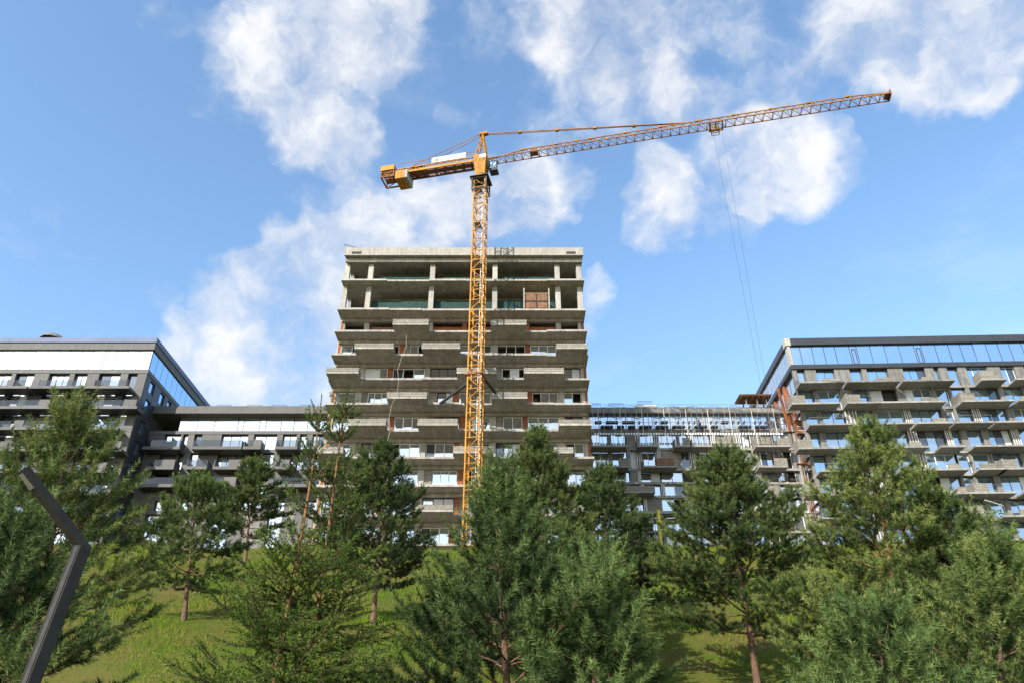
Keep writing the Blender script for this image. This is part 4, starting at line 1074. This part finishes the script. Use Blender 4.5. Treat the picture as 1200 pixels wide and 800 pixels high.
def pine(loc, H, R, z0, seed, label, cat='pine tree', group=None, nn=16, nl=.075, nw=.007, gap=.42, sgap=.13, shoot=(.12, .24), tints=None, m=None, bark=None,
         shape=.75, lean=(0, 0), top_up=.9, low_el=.12, openk=1.0, name='pine_tree', asym=None, leaders=(), nb=(4, 6), tr=None, brush=False):
    nn = int(nn*(4.6 if brush else 3.5)); nw *= 1.75 if brush else 1.3; sgap *= 1.42 if brush else .92; up = .36 if brush else .2; jit = .34 if brush else .5; gap *= .95; R *= 1.18; H -= .2; nl *= 1.1
    rg = random.Random(seed); rng = np.random.default_rng(seed)
    T = empty(name, loc, 0, label, cat, group)
    # trunk
    tr = tr or .012*H+.02
    n = 12; tp = []
    for i in range(n):
        f = i/(n-1); tp.append((lean[0]*f*H+.03*H*.3*math.sin(f*5+seed)*f, lean[1]*f*H+.03*H*.3*math.cos(f*4+seed*2)*f, f*H))
    tp = np.array(tp); trad = [max(.012, tr*(1-f)**.85*(1+.5*math.exp(-f*30))) for f in np.linspace(0, 1, n)]
    tp[0][2] -= .15
    V, F = tube_arrays([(tp, trad)], 10); me = np_mesh('trunk', V, F, bark or M_BARK); me.shade_smooth(); link('trunk', me, T, (0, 0, 0))
    Pn, Dn, Ln, Tn = [], [], [], []; limbs = []; twigs = []
    def shoot_at(p, d, l, tint):
        Pn.append(p); Dn.append(d); Ln.append(l); Tn.append(tint)
    def trunk_pt(z):
        f = min(max(z/H, 0), .999)*(n-1); i = int(f); return tp[i]*(1-(f-i))+tp[i+1]*(f-i)
    z = z0
    az0 = rg.uniform(0, 6)
    while z < H-.12:
        t = (z-z0)/(H-z0)
        prof = (1-t)**shape*(.62+.38*min(1, t/.18))
        k = rg.randint(*nb); az0 += .6
        for b in range(k):
            if rg.random() > openk: continue
            az = az0+2*math.pi*b/k+rg.gauss(0, .22)
            L = R*prof*rg.uniform(.72, 1.12)+.10
            if asym: L *= 1+asym[1]*math.cos(az-asym[0])
            el = low_el+(top_up-low_el)*t**1.15+rg.gauss(0, .1)
            pts = branch_curve(trunk_pt(z+rg.uniform(-.06, .06)), az, el, L, .28, 6, rg)
            br = max(.005, .009*L+.003); limbs.append((pts, np.linspace(br, .004, 6)))
            btint = rg.gauss(.5, .13)
            # side branches
            s = .22 if L > .6 else .1
            sd = 1
            while s < 1:
                p, d = along(pts, s); sd = -sd
                sl = (.55*L*(1-s)**.8+.12)*rg.uniform(.7, 1.2)
                a2 = math.atan2(d[1], d[0])+sd*rg.uniform(.55, 1.0); e2 = math.asin(np.clip(d[2], -1, 1))*.6+rg.uniform(-.2, .45)
                q = branch_curve(p, a2, e2, sl, .3, 4, rg)
                if sl > .25: twigs.append((q, np.linspace(.007, .003, 4)))
                u = .25
                st = sgap/sl
                while u < 1:
                    pp, dd = along(q, u)
                    v = norm(dd*.7+np.array([rg.gauss(0, jit), rg.gauss(0, jit), up+rg.gauss(0, jit*.8)]))
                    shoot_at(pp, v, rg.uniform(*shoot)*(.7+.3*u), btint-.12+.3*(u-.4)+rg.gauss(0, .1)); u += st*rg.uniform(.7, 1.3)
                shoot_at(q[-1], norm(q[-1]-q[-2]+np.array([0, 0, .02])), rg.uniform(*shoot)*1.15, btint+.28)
                s += sgap*1.25/max(L, .35)*rg.uniform(.8, 1.2)
            u = .45
            while u < 1:
                pp, dd = along(pts, u); v = norm(dd*.7+np.array([rg.gauss(0, .4), rg.gauss(0, .4), .35]))
                shoot_at(pp, v, rg.uniform(*shoot), btint+.05); u += sgap/max(L, .3)
            dd = norm(pts[-1]-pts[-2]); shoot_at(pts[-1], norm(dd+np.array([0, 0, .3])), rg.uniform(*shoot)*1.5, btint+.25)
        z += gap*rg.uniform(.8, 1.2)*(1-.35*t)
    # leading shoot
    for f in np.linspace(.9, 1, 4): shoot_at(trunk_pt(H*f), norm(np.array([rg.gauss(0, .08), rg.gauss(0, .08), 1])), .32, .7)
    for dx, dy, dz, l in leaders:
        p = trunk_pt(H*dz); q = branch_curve(p, math.atan2(dy, dx), .95, l, .5, 6, rg); limbs.append((q, np.linspace(.022, .007, 6)))
        for u in np.linspace(.2, 1, int(l/.05)):
            pp, dd = along(q, min(u, .99)); shoot_at(pp, norm(dd+np.array([rg.gauss(0, .45), rg.gauss(0, .45), .2])), rg.uniform(*shoot)*1.1, .6+rg.gauss(0, .1))
    Pn, Dn, Ln, Tn = map(np.array, (Pn, Dn, Ln, Tn))
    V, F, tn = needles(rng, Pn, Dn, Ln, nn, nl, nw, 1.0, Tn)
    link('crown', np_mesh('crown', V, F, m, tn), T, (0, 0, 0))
    V, F = tube_arrays(limbs, 5); link('limbs', np_mesh('limbs', V, F, M_BARK if bark is None else bark), T, (0, 0, 0))
    if twigs:
        V, F = tube_arrays(twigs, 3); link('twigs', np_mesh('twigs', V, F, M_BARK), T, (0, 0, 0))
    global NTRI
    NTRI += len(tn)
    return T
NTRI = 0
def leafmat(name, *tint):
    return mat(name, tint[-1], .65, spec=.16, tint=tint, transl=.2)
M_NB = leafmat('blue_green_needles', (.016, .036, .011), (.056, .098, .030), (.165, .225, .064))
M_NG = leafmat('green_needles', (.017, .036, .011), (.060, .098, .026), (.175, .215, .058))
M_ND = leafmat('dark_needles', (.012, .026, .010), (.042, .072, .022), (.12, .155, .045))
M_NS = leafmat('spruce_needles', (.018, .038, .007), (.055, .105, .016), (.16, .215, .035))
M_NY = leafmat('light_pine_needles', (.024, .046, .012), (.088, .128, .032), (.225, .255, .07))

def plant_at(px, py_top, D, px_base=None):
    """foot of a tree whose tip is seen at (px, py_top) at distance D, and its height"""
    x, y, zt = P(px, py_top, D); xb = x if px_base is None else P(px_base[0], px_base[1], D)[0]
    g = float(hz(xb, D)); return (xb, D, g), zt-g, (x-xb)/(zt-g)
G_ = 'pines planted on the grass slope'
def tree_list():
    def tree(px, py, D, base, R, z0, seed, label, nn, nl, nw, m, shape, **k):
        l, H, ln = plant_at(px, py, D, base)
        pine(l, H, R, H*z0, seed, label, group=G_, nn=nn, nl=nl, nw=nw, m=m, shape=shape, lean=(ln, 0), **k)
    # lone pines up the slope
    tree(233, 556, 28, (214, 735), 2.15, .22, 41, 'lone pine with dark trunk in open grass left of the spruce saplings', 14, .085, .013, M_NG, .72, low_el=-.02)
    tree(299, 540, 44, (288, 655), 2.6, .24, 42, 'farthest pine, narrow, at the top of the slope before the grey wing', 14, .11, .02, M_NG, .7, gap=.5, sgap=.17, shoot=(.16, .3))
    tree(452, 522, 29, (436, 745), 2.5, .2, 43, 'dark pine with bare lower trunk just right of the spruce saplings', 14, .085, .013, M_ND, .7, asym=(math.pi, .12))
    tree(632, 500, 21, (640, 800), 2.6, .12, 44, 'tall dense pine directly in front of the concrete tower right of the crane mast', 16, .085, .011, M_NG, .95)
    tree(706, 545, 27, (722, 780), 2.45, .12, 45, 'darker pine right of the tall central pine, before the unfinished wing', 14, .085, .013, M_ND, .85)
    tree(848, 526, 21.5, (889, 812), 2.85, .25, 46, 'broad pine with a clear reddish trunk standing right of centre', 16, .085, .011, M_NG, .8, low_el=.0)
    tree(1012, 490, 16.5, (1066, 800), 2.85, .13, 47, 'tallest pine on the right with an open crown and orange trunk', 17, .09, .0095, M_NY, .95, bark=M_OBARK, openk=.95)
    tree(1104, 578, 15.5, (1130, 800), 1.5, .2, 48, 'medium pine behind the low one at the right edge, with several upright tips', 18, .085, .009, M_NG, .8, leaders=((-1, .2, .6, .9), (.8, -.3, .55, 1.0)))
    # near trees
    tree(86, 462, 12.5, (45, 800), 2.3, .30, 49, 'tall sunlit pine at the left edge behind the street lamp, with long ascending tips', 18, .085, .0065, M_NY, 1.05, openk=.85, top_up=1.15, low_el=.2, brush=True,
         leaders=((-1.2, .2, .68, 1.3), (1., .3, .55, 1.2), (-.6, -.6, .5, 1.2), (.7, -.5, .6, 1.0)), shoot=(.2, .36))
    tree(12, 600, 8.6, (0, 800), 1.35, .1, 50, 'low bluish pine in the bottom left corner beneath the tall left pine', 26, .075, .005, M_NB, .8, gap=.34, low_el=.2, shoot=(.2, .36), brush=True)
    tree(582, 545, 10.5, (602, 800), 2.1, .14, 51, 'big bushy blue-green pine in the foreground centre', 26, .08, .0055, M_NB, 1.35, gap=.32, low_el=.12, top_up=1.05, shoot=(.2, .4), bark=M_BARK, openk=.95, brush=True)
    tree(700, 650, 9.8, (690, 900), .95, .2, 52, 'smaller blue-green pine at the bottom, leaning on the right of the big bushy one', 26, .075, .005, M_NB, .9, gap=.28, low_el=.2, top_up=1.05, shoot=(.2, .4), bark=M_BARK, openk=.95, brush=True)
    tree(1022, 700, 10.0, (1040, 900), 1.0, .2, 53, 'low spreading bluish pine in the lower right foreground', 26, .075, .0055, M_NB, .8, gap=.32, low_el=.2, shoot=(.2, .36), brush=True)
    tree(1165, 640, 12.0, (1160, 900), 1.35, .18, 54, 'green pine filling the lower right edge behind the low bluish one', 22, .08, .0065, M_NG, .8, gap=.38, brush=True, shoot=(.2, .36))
tree_list()

def spruce(loc, H, R, seed, label, group, lean):
    rg = random.Random(seed); rng = np.random.default_rng(seed)
    T = empty('spruce_sapling', loc, 0, label, 'spruce tree', group)
    n = 12; f = np.linspace(0, 1, n)
    tp = np.stack([lean*f*H+.03*np.sin(f*6+seed), .04*np.sin(f*5+1+seed), f*H], -1); tp[0][2] -= .1
    V, F = tube_arrays([(tp, .036*(1-f)**.9+.005)], 9); me = np_mesh('trunk', V, F, M_OBARK); me.shade_smooth(); link('trunk', me, T, (0, 0, 0))
    def tpt(z):
        q = min(max(z/H, 0), .999)*(n-1); i = int(q); return tp[i]*(1-(q-i))+tp[i+1]*(q-i)
    Pn, Dn, Ln, Tn = [], [], [], []; limbs = []
    def sh(p, d, l, t): Pn.append(p); Dn.append(d); Ln.append(l); Tn.append(t)
    z = .3
    while z < H-.25:
        t = z/H; k = rg.randint(5, 7); a0 = rg.uniform(0, 6)
        whorl = rg.random() < .75
        for b in range(k if whorl else 2):
            az = a0+2*math.pi*b/k+rg.gauss(0, .2); L = (R*(1-t)**1.0*rg.uniform(.7, 1.15)+.07)*(1 if whorl else .5)
            el = -.08+.85*t**1.6+rg.gauss(0, .2); pts = branch_curve(tpt(z), az, el, L, .35, 6, rg)
            limbs.append((pts, np.linspace(.003+.005*L, .002, 6))); bt = rg.gauss(.5, .12)
            s = .12
            for u in np.arange(.05, 1, .11/max(L, .2)):
                pp, dd = along(pts, u); sh(pp, dd, .14, bt-.05)
            sd = 1
            while s < .97:
                p, d = along(pts, s); sd = -sd; sl = (.42*L*(1-s)**.8+.09)*rg.uniform(.7, 1.2)
                a2 = math.atan2(d[1], d[0])+sd*rg.uniform(.6, .95); e2 = math.asin(np.clip(d[2], -1, 1))-.12+rg.gauss(0, .12)
                q = branch_curve(p, a2, e2, sl, .25, 4, rg); limbs.append((q, np.linspace(.005, .002, 4)))
                for u in np.arange(0, 1, .1/sl):
                    pp, dd = along(q, u); sh(pp, dd, .12, bt+.25*u)
                if sl > .3:
                    for u in np.arange(.3, 1, .13/sl):
                        pp, dd = along(q, u); v = norm(dd+np.array([rg.gauss(0, .6), rg.gauss(0, .6), -.1])); sh(pp, v, .13, bt+.3)
                s += .06/max(L, .3)*rg.uniform(.8, 1.3)
            dd = norm(pts[-1]-pts[-2]); sh(pts[-1], dd, .14, bt+.3)
        z += .095*rg.uniform(.7, 1.3)*(1+2.4*t)
    for q in np.arange(H*.55, H, .07): sh(tpt(q), np.array([0, 0, 1.]), .1, .45)
    for a in range(4):
        d = norm(np.array([math.cos(a*1.6+seed), math.sin(a*1.6+seed), 1.1])); p = tpt(H-.3); limbs.append((np.array([p, p+d*.15, p+d*.3]), [.006, .005, .003]))
        for u in (0, .1, .2): sh(p+d*u, d, .11, .6)
    Pn, Dn, Ln, Tn = map(np.array, (Pn, Dn, Ln, Tn))
    V, F, tn = needles(rng, Pn, Dn, Ln, 24, .028, .0095, 1.0, Tn)
    link('crown', np_mesh('crown', V, F, M_NS, tn), T, (0, 0, 0))
    V, F = tube_arrays(limbs, 4); link('limbs', np_mesh('limbs', V, F, M_BARK), T, (0, 0, 0))
    global NTRI; NTRI += len(tn)
l, H, k = plant_at(411, 458, 9.0, (345, 800)); spruce(l, H, 1.5, 5, 'taller thin spruce sapling with orange stem and bare leading shoot before the left wing', 'young spruces growing as a pair', k)
l, H, k = plant_at(374, 468, 8.6, (325, 800)); spruce(l, H, 1.6, 9, 'shorter spruce sapling with bright green twigs left of its taller twin', 'young spruces growing as a pair', k)

# small broad-leaved bush
def bush():
    x, y, z = P(1150, 600, 19); g = float(hz(x, y)); rng = np.random.default_rng(6)
    T = empty('leafy_bush', (x, y, g), 0, 'fresh green broad-leaved bush behind the pines at the right edge', 'bush')
    H = z-g; limbs = []; C = []
    for i in range(26):
        a = rng.uniform(0, 6.28); r = rng.uniform(.1, .9); h = H*rng.uniform(.45, 1)
        q = np.array([[0, 0, -.1], [r*.3*math.cos(a), r*.3*math.sin(a), h*.5], [r*math.cos(a), r*math.sin(a), h]]); limbs.append((q, [.03, .02, .006]))
        for u in np.linspace(.35, 1, 26): C.append(along(q, min(u, .99))[0]+rng.normal(0, .16, 3))
    V, F = tube_arrays(limbs, 5); link('stems', np_mesh('stems', V, F, M_BARK), T, (0, 0, 0))
    C = np.repeat(np.array(C), 12, 0)+rng.normal(0, .12, (len(C)*12, 3)); M = len(C)
    d = norm(rng.normal(0, 1, (M, 3))+np.array([0, 0, -.2])); s = norm(np.cross(d, rng.normal(0, 1, (M, 3))))
    V = np.stack([C, C+d*.04+s*.022, C+d*.09, C+d*.04-s*.022], 1).reshape(-1, 3); F = np.arange(M*4).reshape(-1, 4)
    m = leafmat('bush_leaves', (.02, .05, .008), (.05, .11, .015), (.10, .18, .03))
    link('foliage', np_mesh('foliage', V, F, m, np.clip(rng.normal(.5, .2, M), 0, 1)), T, (0, 0, 0))
bush()

# ------------------------------------------------------------------ grass
def grass():
    rng = np.random.default_rng(12)
    N = 340000
    y = 18+(rng.random(N)**1.25)*56; x = (rng.random(N)*2-1)*(y*.74+3)
    dens = np.clip(.5+.42*np.sin(x*.55+np.sin(y*.5)*2)*np.sin(y*.42+x*.2)+.28*np.sin(x*1.9+y*.7)*np.sin(y*1.7-x*.9), 0, 1); keep = rng.random(N) < .45+.55*dens
    x, y, dens = x[keep], y[keep], dens[keep]; N = len(x)
    z = hz(x, y)
    tall = rng.random(N) < .012
    h = (.07+.15*rng.random(N)**2)*(.55+.75*dens)*np.where(tall, 2.4, 1)
    w = .009+.0007*y
    a = rng.random(N)*2*np.pi; lean = rng.normal(0, .35, (N, 2))*h[:, None]
    s = np.stack([np.cos(a), np.sin(a), 0*a], -1)*w[:, None]/2
    b = np.stack([x, y, z-.02], -1); t = b+np.stack([lean[:, 0], lean[:, 1], h], -1)
    V = np.stack([b-s, b+s, t], 1).reshape(-1, 3); F = np.arange(N*3).reshape(-1, 3)
    dry = np.clip(1.4*(np.sin(x*.31+2*np.sin(y*.23+1))*np.sin(y*.37+1.3*np.sin(x*.17))-.35), 0, 1)
    tn = np.clip(.25+.5*dens-.5*dry+rng.normal(0, .16, N)-.5*(rng.random(N) < .06), 0, 1)
    m = mat('grass_blades', (.1, .2, .03), .7, spec=.08, tint=((.23, .17, .045), (.18, .215, .018), (.075, .155, .008), (.21, .29, .016)), transl=.25)
    tag(link('grass', np_mesh('grass', V, F, m, tn), None, (0, 0, 0)), kind='stuff')
grass()
print('needle triangles', NTRI)
